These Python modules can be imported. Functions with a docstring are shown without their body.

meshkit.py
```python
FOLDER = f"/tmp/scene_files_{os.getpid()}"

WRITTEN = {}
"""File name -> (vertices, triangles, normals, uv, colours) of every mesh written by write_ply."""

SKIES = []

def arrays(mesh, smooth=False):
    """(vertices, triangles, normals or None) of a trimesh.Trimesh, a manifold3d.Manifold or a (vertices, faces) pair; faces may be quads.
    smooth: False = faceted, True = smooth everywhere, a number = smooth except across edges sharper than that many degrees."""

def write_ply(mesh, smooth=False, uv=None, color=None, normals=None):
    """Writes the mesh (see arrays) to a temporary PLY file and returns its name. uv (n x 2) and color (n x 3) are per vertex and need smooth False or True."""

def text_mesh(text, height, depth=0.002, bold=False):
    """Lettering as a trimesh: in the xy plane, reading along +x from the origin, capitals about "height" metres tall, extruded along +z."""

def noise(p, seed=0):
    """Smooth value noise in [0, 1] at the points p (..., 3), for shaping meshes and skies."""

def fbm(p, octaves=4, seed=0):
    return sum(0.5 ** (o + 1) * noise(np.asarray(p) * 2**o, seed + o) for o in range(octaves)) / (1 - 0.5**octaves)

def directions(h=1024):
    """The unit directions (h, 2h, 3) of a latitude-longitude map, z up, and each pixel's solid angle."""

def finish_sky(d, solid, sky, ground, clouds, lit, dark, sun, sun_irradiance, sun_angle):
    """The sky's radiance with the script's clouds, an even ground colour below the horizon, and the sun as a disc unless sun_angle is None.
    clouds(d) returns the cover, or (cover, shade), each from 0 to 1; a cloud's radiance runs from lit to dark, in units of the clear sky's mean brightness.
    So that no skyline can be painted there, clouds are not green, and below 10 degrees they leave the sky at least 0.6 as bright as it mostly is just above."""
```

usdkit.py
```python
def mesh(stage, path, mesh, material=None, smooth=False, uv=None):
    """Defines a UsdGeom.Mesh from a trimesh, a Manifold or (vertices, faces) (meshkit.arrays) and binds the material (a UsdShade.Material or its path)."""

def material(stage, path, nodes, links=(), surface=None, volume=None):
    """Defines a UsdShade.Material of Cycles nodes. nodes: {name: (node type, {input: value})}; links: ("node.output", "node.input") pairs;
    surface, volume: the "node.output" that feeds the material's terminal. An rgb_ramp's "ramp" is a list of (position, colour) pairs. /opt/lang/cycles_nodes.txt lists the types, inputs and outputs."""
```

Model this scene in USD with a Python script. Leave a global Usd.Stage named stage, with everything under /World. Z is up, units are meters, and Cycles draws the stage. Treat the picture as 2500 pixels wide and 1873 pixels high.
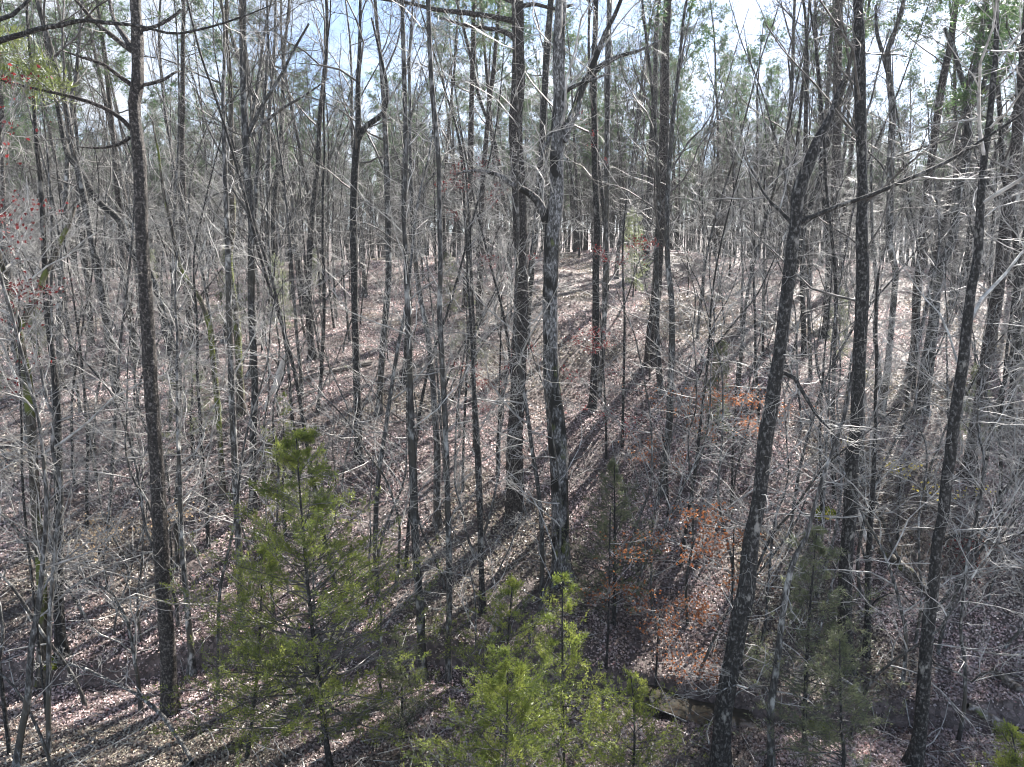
import math
import numpy as np
import usdkit
from meshkit import noise, fbm
from scipy.interpolate import PchipInterpolator
from pxr import Usd, UsdGeom, UsdLux, UsdShade, Sdf, Gf, Vt

# ------------------------------------------------------------------ stage, camera, sky, sun
stage = Usd.Stage.CreateInMemory()
UsdGeom.SetStageUpAxis(stage, "Z")
UsdGeom.SetStageMetersPerUnit(stage, 1.0)
stage.SetDefaultPrim(UsdGeom.Xform.Define(stage, "/World").GetPrim())
UsdGeom.Scope.Define(stage, "/World/Looks")

CAM_Z, PITCH, FPX = 8.0, math.radians(8.5), 1690.0       # focal length in pixels of the 2500 px wide photograph
cam = UsdGeom.Camera.Define(stage, "/World/camera")
cam.AddTranslateOp().Set(Gf.Vec3d(0, 0, CAM_Z))
cam.AddRotateXOp().Set(90 - math.degrees(PITCH))
cam.CreateHorizontalApertureAttr(36.0)
cam.CreateVerticalApertureAttr(36.0 * 767 / 1024)
cam.CreateFocalLengthAttr(36.0 * FPX / 2500)
cam.CreateClippingRangeAttr(Gf.Vec2f(0.05, 5000))
cam.CreateExposureAttr(2.4)

SUN_AZ, SUN_EL = math.radians(36), math.radians(39)
SKY_STRENGTH, SUN_INTENSITY = 0.05, 1.25
sky_mat = usdkit.material(stage, "/World/Looks/sky_look", {
    "sky": ("sky_texture", {"sky_type": "single_scattering", "sun_disc": False, "sun_elevation": SUN_EL, "sun_rotation": SUN_AZ, "altitude": 100.0, "air_density": 0.85, "aerosol_density": 0.5}),
    "tc": ("texture_coordinate", {}),
    "map": ("mapping", {"scale": (1.0, 1.0, 2.4), "location": (0.35, 0.2, 0.1)}),
    "n": ("noise_texture", {"scale": 3.2, "detail": 7.0, "roughness": 0.56, "distortion": 0.25}),
    "r": ("rgb_ramp", {"ramp": [(0.0, (0, 0, 0)), (0.43, (0, 0, 0)), (0.62, (1, 1, 1)), (1.0, (1, 1, 1))]}),
    "cloud": ("hsv", {"saturation": 0.3, "value": 1.0, "fac": 1.0}),
    "mix": ("mix_color", {"use_clamp": False}),
    "bg": ("background_shader", {"strength": SKY_STRENGTH}),
}, [("tc.generated", "map.vector"), ("map.vector", "n.vector"), ("n.fac", "r.fac"), ("sky.color", "cloud.color"),
    ("r.color", "mix.fac"), ("sky.color", "mix.a"), ("cloud.color", "mix.b"), ("mix.result", "bg.color")], surface="bg.background")
dome = UsdLux.DomeLight.Define(stage, "/World/sky")
UsdShade.MaterialBindingAPI.Apply(dome.GetPrim()).Bind(sky_mat)
dome.GetPrim().SetCustomDataByKey("kind", "structure")
sun = UsdLux.DistantLight.Define(stage, "/World/sun")
sun.CreateNormalizeAttr(True)
sun.CreateIntensityAttr(SUN_INTENSITY)
sun.CreateAngleAttr(0.53)
sun.CreateColorAttr(Gf.Vec3f(1.0, 0.955, 0.89))
sun.AddRotateXYZOp().Set(Gf.Vec3f(90 - math.degrees(SUN_EL), 0, 180 - math.degrees(SUN_AZ)))

# ------------------------------------------------------------------ materials
def bark(name, dark, mid, light, stretch=0.25, scale=14.0, bump=0.6, spots=None, rough=0.8, spec=0.35, vary=0.35):
    """Bark: vertical streaks of three tones, optional patches of another colour (lichen, moss, wet dark bark) and a bump."""
    n = {"tc": ("texture_coordinate", {}), "m": ("mapping", {"scale": (1, 1, stretch)}),
         "n": ("noise_texture", {"scale": scale, "detail": 6.0, "roughness": 0.65, "distortion": 0.4}),
         "r": ("rgb_ramp", {"ramp": [(0.0, dark), (0.40, dark), (0.53, mid), (0.63, light), (1.0, light)]}),
         "oi": ("object_info", {}), "vm": ("map_range", {"from_min": 0.0, "from_max": 1.0, "to_min": 1 - vary, "to_max": 1 + vary}),
         "hv": ("hsv", {}), "v": ("voronoi_texture", {"scale": scale * 1.3, "feature": "distance_to_edge"}),
         "add": ("math", {"math_type": "multiply_add", "value2": 0.6}),
         "b": ("bump", {"strength": bump, "distance": 0.03}),
         "p": ("principled_bsdf", {"roughness": rough, "specular_ior_level": spec})}
    l = [("tc.object", "m.vector"), ("m.vector", "n.vector"), ("m.vector", "v.vector"), ("n.fac", "r.fac"), ("oi.random", "vm.value"), ("vm.result", "hv.value"),
         ("v.distance", "add.value1"), ("n.fac", "add.value3"), ("add.value", "b.height"), ("b.normal", "p.normal")]
    col = "r.color"
    if spots:
        for i, (c, sc, lo, hi, st) in enumerate(spots):
            n[f"sm{i}"] = ("mapping", {"scale": (1, 1, st), "location": (3.1 * i, 1.7, 0.4 * i)})
            n[f"sn{i}"] = ("noise_texture", {"scale": sc, "detail": 5.0, "roughness": 0.6})
            n[f"sr{i}"] = ("rgb_ramp", {"ramp": [(0, (0, 0, 0)), (lo, (0, 0, 0)), (hi, (1, 1, 1)), (1, (1, 1, 1))]})
            n[f"sx{i}"] = ("mix_color", {"b": c})
            l += [("tc.object", f"sm{i}.vector"), (f"sm{i}.vector", f"sn{i}.vector"), (f"sn{i}.fac", f"sr{i}.fac"), (f"sr{i}.color", f"sx{i}.fac"), (col, f"sx{i}.a")]
            col = f"sx{i}.result"
    l += [(col, "hv.color"), ("hv.color", "p.base_color")]
    return usdkit.material(stage, f"/World/Looks/{name}", n, l, surface="p.BSDF")


def leaf(name, colours, trans=0.45, rough=0.45, scale=1.2, vary=0.25, tcol=1.3, attr=False, spec=0.5):
    """Leaves and needles: clumps of tone, and light let through from behind."""
    n = {"g": ("geometry", {}), "n": ("noise_texture", {"scale": scale, "detail": 4.0, "roughness": 0.7}),
         "r": ("rgb_ramp", {"ramp": [(0.3 + 0.4 * i / max(1, len(colours) - 1), c) for i, c in enumerate(colours)]}),
         "oi": ("object_info", {}), "vm": ("map_range", {"from_min": 0.0, "from_max": 1.0, "to_min": 1 - vary, "to_max": 1 + vary}), "hv": ("hsv", {}),
         "th": ("hsv", {"value": tcol, "saturation": 1.03}),
         "p": ("principled_bsdf", {"roughness": rough, "specular_ior_level": spec}), "t": ("translucent_bsdf", {}), "mx": ("mix_closure", {"fac": trans})}
    l = [("g.position", "n.vector"), ("n.fac", "r.fac"), ("oi.random", "vm.value"), ("vm.result", "hv.value"),
         ("hv.color", "p.base_color"), ("hv.color", "th.color"), ("th.color", "t.color"), ("p.BSDF", "mx.closure1"), ("t.BSDF", "mx.closure2")]
    if attr:
        n["a"] = ("attribute", {"attribute": "tint"})
        l += [("a.color", "hv.color")]
    else:
        l += [("r.color", "hv.color")]
    return usdkit.material(stage, f"/World/Looks/{name}", n, l, surface="mx.closure")


M = {}
M["pine_bark"] = bark("pine_bark", (.012, .011, .010), (.042, .036, .033), (.16, .142, .132), stretch=0.8, scale=24, bump=1.0, vary=0.2)
M["pale_bark"] = bark("pale_bark", (.035, .034, .033), (.13, .127, .125), (.33, .325, .325), stretch=0.45, scale=26, bump=0.8,
                      spots=[((.010, .0095, .008), 2.6, .47, .56, .45), ((.07, .085, .02), 2.3, .62, .7, .5)], vary=0.15)
M["dark_bark"] = bark("dark_bark", (.008, .0075, .007), (.023, .022, .021), (.115, .11, .106), stretch=0.65, scale=24, bump=0.8,
                      spots=[((.23, .22, .2), 5.0, .6, .68, .5)], vary=0.25)
M["grey_bark"] = bark("grey_bark", (.022, .021, .020), (.07, .068, .065), (.24, .236, .23), stretch=0.35, scale=16, bump=0.5,
                      spots=[((.42, .42, .40), 4.0, .58, .68, .6), ((.06, .055, .045), 2.2, .56, .66, .4)], vary=0.35)
M["mossy_bark"] = bark("mossy_bark", (.025, .022, .018), (.08, .07, .055), (.17, .15, .13), stretch=0.25, scale=14, bump=0.7,
                       spots=[((.10, .12, .02), 2.6, .52, .62, .4)], vary=0.2)
M["white_wood"] = bark("white_wood", (.42, .39, .36), (.62, .6, .57), (.75, .73, .7), stretch=0.1, scale=10, bump=0.4, vary=0.1)
M["log_bark"] = bark("log_bark", (.05, .042, .036), (.15, .13, .115), (.34, .32, .3), stretch=1.0, scale=9, bump=0.8,
                     spots=[((.12, .14, .04), 1.8, .57, .66, 1.0)], vary=0.2)
M["twig"] = bark("twig", (.17, .163, .152), (.31, .3, .28), (.47, .455, .435), stretch=1.0, scale=5, bump=0.0, rough=0.55, spec=0.5, vary=0.3)
M["dark_twig"] = bark("dark_twig", (.035, .032, .029), (.075, .069, .063), (.15, .14, .13), stretch=1.0, scale=4, bump=0.0, rough=0.6, spec=0.4, vary=0.3)
M["needles"] = leaf("needles", [(.035, .065, .032), (.06, .105, .045), (.12, .16, .06)], trans=0.35, scale=0.6)
M["bright_needles"] = leaf("bright_needles", [(.08, .11, .035), (.13, .16, .05), (.20, .22, .07)], trans=0.4, scale=0.9)
M["cedar"] = leaf("cedar", [(.055, .085, .022), (.18, .225, .05), (.36, .385, .09)], trans=0.45, scale=2.6, vary=0.12)
M["yellow_cedar"] = leaf("yellow_cedar", [(.065, .095, .022), (.18, .22, .05), (.34, .36, .09)], trans=0.5, scale=2.3, vary=0.1)
M["grey_cedar"] = leaf("grey_cedar", [(.07, .09, .055), (.15, .175, .10), (.27, .28, .16)], trans=0.45, scale=2.0, vary=0.15)
M["red_leaves"] = leaf("red_leaves", [(.10, .014, .017), (.17, .026, .027), (.22, .05, .04)], trans=0.35, scale=3)
M["orange_leaves"] = leaf("orange_leaves", [(.2, .07, .04), (.32, .13, .06), (.42, .23, .12)], trans=0.5, scale=4)
M["tan_leaves"] = leaf("tan_leaves", [(.3, .2, .12), (.42, .31, .19), (.5, .4, .27)], trans=0.5, scale=4)
M["yellow_leaves"] = leaf("yellow_leaves", [(.35, .30, .05), (.5, .42, .1)], trans=0.5, scale=4)
M["litter"] = leaf("litter", [(.2, .15, .12)], trans=0.12, rough=0.42, attr=True, vary=0.0, spec=0.6)
M["moss"] = leaf("moss", [(.06, .075, .01), (.12, .14, .02), (.2, .22, .04)], trans=0.0, rough=0.9, scale=9, spec=0.1)
M["soil"] = usdkit.material(stage, "/World/Looks/soil", {
    "g": ("geometry", {}), "n": ("noise_texture", {"scale": 0.6, "detail": 6.0, "roughness": 0.7}), "v": ("voronoi_texture", {"scale": 11.0, "randomness": 1.0}),
    "r1": ("rgb_ramp", {"ramp": [(0.0, (.055, .045, .042)), (0.35, (.11, .092, .088)), (0.6, (.17, .148, .142)), (1.0, (.24, .215, .207))]}),
    "bw": ("rgb_to_bw", {}), "r2": ("rgb_ramp", {"ramp": [(0.0, (.35, .33, .32)), (.5, (.85, .8, .78)), (1.0, (1.5, 1.4, 1.35))]}),
    "mu": ("mix_color", {"blend_type": "multiply", "fac": 1.0, "use_clamp": False}),
    "n2": ("noise_texture", {"scale": 9.0, "detail": 5.0, "roughness": 0.7}), "b": ("bump", {"strength": 1.0, "distance": 0.08}),
    "p": ("principled_bsdf", {"roughness": 0.75, "specular_ior_level": 0.3})},
    [("g.position", "n.vector"), ("g.position", "v.vector"), ("g.position", "n2.vector"), ("n.fac", "r1.fac"), ("v.color", "bw.color"), ("bw.val", "r2.fac"),
     ("r1.color", "mu.a"), ("r2.color", "mu.b"), ("mu.result", "p.base_color"), ("n2.fac", "b.height"), ("b.normal", "p.normal")], surface="p.BSDF")
M["water"] = usdkit.material(stage, "/World/Looks/water", {
    "g": ("geometry", {}), "n": ("noise_texture", {"scale": 3.0, "detail": 2.0}), "b": ("bump", {"strength": 0.15, "distance": 0.02}),
    "p": ("principled_bsdf", {"base_color": (.05, .045, .035), "roughness": 0.06, "specular_ior_level": 0.5})},
    [("g.position", "n.vector"), ("n.fac", "b.height"), ("b.normal", "p.normal")], surface="p.BSDF")

# ------------------------------------------------------------------ helpers: scene tree
used = {}


def free(base):
    n = used.get(base, 0)
    used[base] = n + 1
    return base if n == 0 else f"{base}_{n:03d}"


def tag(prim, label=None, cat=None, group=None, kind=None):
    for k, v in (("label", label), ("category", cat), ("group", group), ("kind", kind)):
        if v:
            prim.SetCustomDataByKey(k, v)
    return prim


def place(x, loc, rot=(0, 0, 0), scale=(1, 1, 1)):
    x.AddTranslateOp().Set(Gf.Vec3d(*map(float, loc)))
    x.AddRotateXYZOp().Set(Gf.Vec3f(*map(float, rot)))
    x.AddScaleOp().Set(Gf.Vec3f(*map(float, scale)))


def thing(name, label, cat, loc=(0, 0, 0), rot=(0, 0, 0), scale=(1, 1, 1), group=None):
    x = UsdGeom.Xform.Define(stage, "/World/" + free(name))
    place(x, loc, rot, scale)
    tag(x.GetPrim(), label, cat, group)
    return x.GetPrim()


def copy(src, name, label, cat, loc, rot, scale, group=None):
    p = thing(name, label, cat, loc, rot, scale, group)
    p.GetReferences().AddInternalReference(src.GetPath())
    p.SetInstanceable(True)
    return p


def put(parent, name, parts, mat, tint=None):
    """One Mesh prim from a list of (vertices, triangles, normals)."""
    key = str(parent.GetPath()) + "/" + name if parent else "/World/" + name
    n = used.get(key, 0)
    used[key] = n + 1
    path = key if n == 0 else f"{key}_{n:03d}"
    V = np.concatenate([p[0] for p in parts])
    off = np.cumsum([0] + [len(p[0]) for p in parts[:-1]])
    F = np.concatenate([p[1] + o for p, o in zip(parts, off)])
    m = UsdGeom.Mesh.Define(stage, path)
    m.CreatePointsAttr(Vt.Vec3fArray.FromNumpy(np.ascontiguousarray(V, np.float32)))
    m.CreateFaceVertexCountsAttr(Vt.IntArray.FromNumpy(np.full(len(F), 3, np.int32)))
    m.CreateFaceVertexIndicesAttr(Vt.IntArray.FromNumpy(np.ascontiguousarray(F, np.int32).ravel()))
    m.CreateSubdivisionSchemeAttr("none")
    if all(len(p) > 2 and p[2] is not None for p in parts):
        m.CreateNormalsAttr(Vt.Vec3fArray.FromNumpy(np.ascontiguousarray(np.concatenate([p[2] for p in parts]), np.float32)))
        m.SetNormalsInterpolation("vertex")
    if tint is not None:
        UsdGeom.PrimvarsAPI(m).CreatePrimvar("tint", Sdf.ValueTypeNames.Color3fArray, "vertex").Set(Vt.Vec3fArray.FromNumpy(np.ascontiguousarray(tint, np.float32)))
    UsdShade.MaterialBindingAPI.Apply(m.GetPrim()).Bind(M[mat])
    return m.GetPrim()


# ------------------------------------------------------------------ helpers: growing wood
def unit(v):
    return v / (np.linalg.norm(v, axis=-1, keepdims=True) + 1e-12)


def tubes(P, R, sides=3, bump=None):
    """N polylines of n points as tubes; analytic normals. P (N, n, 3), R (N, n)."""
    N, n, _ = P.shape
    T = np.empty_like(P)
    T[:, 1:-1] = P[:, 2:] - P[:, :-2]
    T[:, 0], T[:, -1] = P[:, 1] - P[:, 0], P[:, -1] - P[:, -2]
    T = unit(T)
    mean = unit(P[:, -1] - P[:, 0])
    ref = np.eye(3)[np.argmin(np.abs(mean), 1)][:, None, :]
    A = unit(np.cross(T, ref))
    B = np.cross(T, A)
    a = np.arange(sides) * 2 * np.pi / sides
    D = np.cos(a)[None, None, :, None] * A[:, :, None] + np.sin(a)[None, None, :, None] * B[:, :, None]
    rr = R[:, :, None, None] if bump is None else R[:, :, None, None] * bump
    V = P[:, :, None] + rr * D
    i, j = np.meshgrid(np.arange(n - 1), np.arange(sides), indexing="ij")
    q = np.stack([i * sides + j, i * sides + (j + 1) % sides, (i + 1) * sides + (j + 1) % sides, (i + 1) * sides + j], -1).reshape(-1, 4)
    t = np.vstack([q[:, [0, 1, 2]], q[:, [0, 2, 3]]])
    F = (t[None] + (np.arange(N) * n * sides)[:, None, None]).reshape(-1, 3)
    return V.reshape(-1, 3), F, D.reshape(-1, 3)


def grow(rng, P0, D0, L, R0, R1, n, wig, up=0.0):
    """Random crooked polylines."""
    N = len(P0)
    P = np.empty((N, n, 3))
    P[:, 0] = P0
    d = unit(D0)
    s = (np.asarray(L) / (n - 1))[:, None]
    for k in range(1, n):
        d = unit(d + wig * rng.normal(size=(N, 3)) + np.array([0, 0, up]))
        P[:, k] = P[:, k - 1] + d * s
    w = np.linspace(0, 1, n)[None]
    return P, np.asarray(R0)[:, None] * (1 - w) + np.asarray(R1)[:, None] * w


def spawn(rng, P, R, k, t0, t1, ang, spread=0.25, flat=0.0, lift=0.0):
    """k starting points, directions and radii per parent polyline."""
    N, n, _ = P.shape
    t = t0 + (t1 - t0) * (np.arange(k)[None] + rng.random((N, k))) / k
    x = np.clip(t, 0, 0.999) * (n - 1)
    i = x.astype(int)
    f = (x - i)[..., None]
    r = np.arange(N)[:, None]
    pos = P[r, i] * (1 - f) + P[r, i + 1] * f
    tan = unit(P[r, i + 1] - P[r, i])
    rad = R[r, i] * (1 - f[..., 0]) + R[r, np.minimum(i + 1, n - 1)] * f[..., 0]
    q = rng.normal(size=tan.shape)
    q[..., 2] *= 1 - flat
    q = unit(q - (q * tan).sum(-1, keepdims=True) * tan)
    a = ang + spread * rng.normal(size=(N, k))[..., None]
    d = np.cos(a) * tan + np.sin(a) * q
    d[..., 2] += lift
    return pos.reshape(-1, 3), unit(d).reshape(-1, 3), rad.reshape(-1), t.reshape(-1)


def branches(rng, P, R, spec, rmin=0.004):
    """spec: per level (children, t0, t1, angle, length range, points, wiggle, up, flat, sides). Returns the tube meshes and the last level's polylines."""
    out, levels = [], []
    for (k, t0, t1, ang, (la, lb), n, wig, up, flat, sides) in spec:
        p, d, r, t = spawn(rng, P, R, k, t0, t1, ang, flat=flat)
        L = (la + (lb - la) * rng.random(len(p))) * (1.15 - 0.55 * (t - t0) / max(t1 - t0, 1e-6))
        r0 = np.clip(np.minimum(r * 0.6, 0.009 * L + 0.0015), rmin, None)
        P, R = grow(rng, p, d, L, r0, np.maximum(r0 * 0.35, rmin * 0.7), n, wig, up)
        out.append(tubes(P, R, sides))
        levels.append((P, R))
    return out, levels


def resample(pts, n):
    pts = np.asarray(pts, float)
    s = np.concatenate([[0], np.cumsum(np.linalg.norm(np.diff(pts[:, :3], axis=0), axis=1))])
    keep = np.concatenate([[True], np.diff(s) > 1e-6])
    return np.stack([PchipInterpolator(s[keep], pts[keep, c])(np.linspace(0, s[-1], n)) for c in range(pts.shape[1])], 1)


def trunk_mesh(P, R, sides=16, seed=0, rough=0.12, flare=0.55, plates=False):
    """A trunk with bark relief and a flared foot. P (n, 3), R (n,)."""
    h = np.concatenate([[0], np.cumsum(np.linalg.norm(np.diff(P, axis=0), axis=1))])
    a = np.arange(sides) * 2 * np.pi / sides
    R = R * (1 + flare * np.exp(-h / 0.28))
    c, s = np.cos(a), np.sin(a)
    lobes = np.clip(np.cos(a * 4 + seed) * 0.5 + np.cos(a * 3 - 2 * seed) * 0.5, -0.4, 1)[None] * np.exp(-h / 0.22)[:, None] * flare * 1.1
    q = np.stack(np.broadcast_arrays(c[None] * 3.2 + seed, s[None] * 3.2 - seed, h[:, None] * (2.6 if plates else 1.3)), -1)
    b = 1 + rough * 2 * (fbm(q, 3, seed) - 0.5)
    big = np.stack(np.broadcast_arrays(c[None] * 0.9, s[None] * 0.9 + seed, h[:, None] * 0.7), -1)
    b = b + 0.16 * (noise(big, seed + 5) - 0.5) + lobes
    V, F, N = tubes(P[None], R[None], sides, b[None, :, :, None])
    e1, e2 = V[F[:, 1]] - V[F[:, 0]], V[F[:, 2]] - V[F[:, 0]]
    fn = np.cross(e1, e2)
    nn = np.zeros_like(V)
    for k in range(3):
        for ax in range(3):
            nn[:, ax] += np.bincount(F[:, k], fn[:, ax], len(V))
    nn = unit(nn)
    nn *= np.sign((nn * N).sum(1, keepdims=True) + 1e-9)
    return V, F, nn


def blades(rng, P, D, L, W, spread=0.5):
    """Thin triangles (needles, leaf sprays) starting at P, roughly along D."""
    N = len(P)
    d = unit(D + spread * rng.normal(size=(N, 3)))
    w = unit(np.cross(d, rng.normal(size=(N, 3)))) * np.asarray(W).reshape(-1, 1) * 0.5
    tip = P + d * np.asarray(L).reshape(-1, 1)
    mid = P + d * np.asarray(L).reshape(-1, 1) * 0.35
    V = np.stack([mid - w, mid + w, tip], 1).reshape(-1, 3)
    nrm = unit(np.cross(w, d))
    return V, np.arange(3 * N).reshape(-1, 3), np.repeat(nrm, 3, 0)


def leaf_quads(rng, C, size, up=0.3, droop=0.35):
    """Folded pointed leaves, two triangles each."""
    N = len(C)
    nrm = unit(rng.normal(size=(N, 3)) + np.array([0, 0, up]))
    d = unit(np.cross(nrm, rng.normal(size=(N, 3))))
    s = np.cross(nrm, d)
    size = np.asarray(size).reshape(-1, 1)
    fold = (0.1 + droop * rng.random((N, 1))) * size
    a, b = C - d * size * 0.5, C + d * size * 0.5
    l, r = C + s * size * 0.33 + nrm * fold, C - s * size * 0.33 + nrm * fold
    V = np.stack([a, l, b, r], 1).reshape(-1, 3)
    i = np.arange(N)[:, None] * 4
    F = np.concatenate([i + np.array([0, 2, 1]), i + np.array([0, 3, 2])])
    return V, F, None


# ------------------------------------------------------------------ ground
PROF = PchipInterpolator([-40, 0, 6, 10, 12, 13, 15, 17, 20, 24, 28, 34, 40, 48, 56, 70, 100, 200, 600, 3000],
                         [2, .9, .4, .15, .0, .1, .75, 1.35, 2.6, 3.95, 5.1, 6.5, 7.7, 8.8, 9.05, 9.2, 10.6, 20, 44, 60])
CREEK = PchipInterpolator([-60, -15, -8.6, -6.1, -3.5, -1.67, 1.26, 2.85, 3.7, 6, 10, 15, 60], [11, 12.6, 13.1, 13.8, 13.9, 13.6, 13.2, 12.7, 12.2, 11.7, 11.5, 11.2, 13])


def ground(x, y):
    x, y = np.asarray(x, float), np.asarray(y, float)
    z = PROF(y)
    p = np.stack(np.broadcast_arrays(x, y, 0 * x), -1)
    fade = np.clip((np.abs(y) + 4) / 20, 0.2, 1.6)
    z = z + fade * 0.9 * (noise(p * 0.13, 3) - 0.5) + 0.22 * (fbm(p * 0.7, 3, 5) - 0.5)
    z = z + np.clip((y - 20) / 25, 0, 1) * 0.9 * np.cos((x - 6) / 13)
    s = y - CREEK(x) - 0.25 * (noise(p * 0.8, 9) - 0.5)
    cut = np.interp(s, [-1.6, -0.6, -0.3, 0.28, 0.42, 0.9, 2.0], [0, -0.12, -0.26, -0.3, 0.14, 0.1, 0])
    near = np.clip((40 - np.abs(x)) / 10, 0, 1)
    return z + cut * near


def grid_mesh(xs, ys, zf):
    X, Y = np.meshgrid(xs, ys, indexing="ij")
    V = np.stack([X, Y, zf(X, Y)], -1)
    a, b = len(xs), len(ys)
    gx, gy = np.gradient(V, axis=0), np.gradient(V, axis=1)
    N = unit(np.cross(gx, gy))
    i, j = np.meshgrid(np.arange(a - 1), np.arange(b - 1), indexing="ij")
    q = np.stack([i * b + j, (i + 1) * b + j, (i + 1) * b + j + 1, i * b + j + 1], -1).reshape(-1, 4)
    return V.reshape(-1, 3), np.vstack([q[:, [0, 1, 2]], q[:, [0, 2, 3]]]), N.reshape(-1, 3)


xs = np.concatenate([-np.geomspace(2500, 17, 40), np.arange(-16.5, 16.6, 0.16), np.geomspace(17, 2500, 40)])
ys = np.concatenate([[-200, -100, -50, -25, -12, -6, -2, 1, 3, 5], np.arange(6, 18, 0.11), np.arange(18, 60, 0.5), np.geomspace(61, 3000, 40)])
g = put(None, "ground", [grid_mesh(xs, ys, ground)], "soil")
tag(g, "leaf covered woodland floor rising to a low ridge", "ground", kind="structure")
wx = np.linspace(2.7, 4.6, 60)
wv = [(x, CREEK(x) + o, -0.2 + PROF(CREEK(x))) for x in wx for o in np.linspace(-0.5, 0.35, 5)]
wi, wj = np.meshgrid(np.arange(59), np.arange(4), indexing="ij")
wq = np.stack([wi * 5 + wj, (wi + 1) * 5 + wj, (wi + 1) * 5 + wj + 1, wi * 5 + wj + 1], -1).reshape(-1, 4)
w = put(None, "creek_water", [(np.array(wv), np.vstack([wq[:, [0, 1, 2]], wq[:, [0, 2, 3]]]), np.tile([0, 0, 1.0], (300, 1)))], "water")
tag(w, "narrow shallow creek glinting at the foot of the slope", "creek", kind="structure")

CP, SP = math.cos(PITCH), math.sin(PITCH)


def ray(u, v):
    a, b = (u - 1250) / FPX, (936.5 - v) / FPX
    return np.array([a, CP + b * SP, -SP + b * CP])


def at(u, v, y):
    """The point at distance y behind a pixel of the photograph."""
    d = ray(u, v)
    return np.array([0, 0, CAM_Z]) + d * (y / d[1])


def hit(u, v):
    """Where the ground shows at a pixel."""
    d = ray(u, v)
    t = np.geomspace(3, 400, 6000)
    p = np.array([0, 0, CAM_Z]) + t[:, None] * d
    k = np.argmax(p[:, 2] < ground(p[:, 0], p[:, 1]))
    return p[k] if k else p[-1]


def depth(p):
    return p[1] * CP + (CAM_Z - p[2]) * SP


def pixel(p):
    q = np.asarray(p, float) - [0, 0, CAM_Z]
    d = q[1] * CP - q[2] * SP
    return 1250 + FPX * q[0] / d, 936.5 - FPX * (q[1] * SP + q[2] * CP) / d


# ------------------------------------------------------------------ fallen leaves
rng = np.random.default_rng(11)
lp = []
for y0, y1, dens in ((6.5, 10, 640), (10, 16, 680), (16, 24, 400), (24, 34, 170), (34, 48, 70)):
    n = int(dens * (y1 - y0) * 2 * (0.78 * (y0 + y1) / 2 + 1))
    y = y0 + (y1 - y0) * rng.random(n)
    lp.append(np.stack([(rng.random(n) * 2 - 1) * (0.78 * y + 1), y], 1))
lp = np.concatenate(lp)
lz = ground(lp[:, 0], lp[:, 1])
size = (0.03 + 0.042 * rng.random(len(lp))) * np.interp(lp[:, 1], [10, 25, 45], [1, 1.4, 2.1])
bare = fbm(np.column_stack([lp * 0.45, 0 * lz]), 3, 55) > 0.63
keep = rng.random(len(lp)) < np.where(bare, 0.45, 1) * np.where(np.abs(lp[:, 1] - CREEK(lp[:, 0])) < 0.25, 0.8, 1)
lp, lz, size = lp[keep], lz[keep], size[keep]
C = np.column_stack([lp, lz + size * (0.12 + 0.3 * rng.random(len(lp)))])
lv = leaf_quads(rng, C, size, up=0.9, droop=0.45)
pal = np.array([(.28, .25, .25), (.37, .345, .345), (.155, .13, .128), (.48, .455, .45), (.25, .205, .205), (.07, .06, .058), (.38, .33, .305), (.30, .20, .19)])
tint = np.array([1.58, 1.44, 1.42]) * pal[rng.choice(8, len(C), p=[.22, .2, .17, .14, .1, .08, .06, .03])] * (0.8 + 0.4 * rng.random((len(C), 1)))
drift = fbm(C * [0.55, 0.55, 0], 4, 21)
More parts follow.
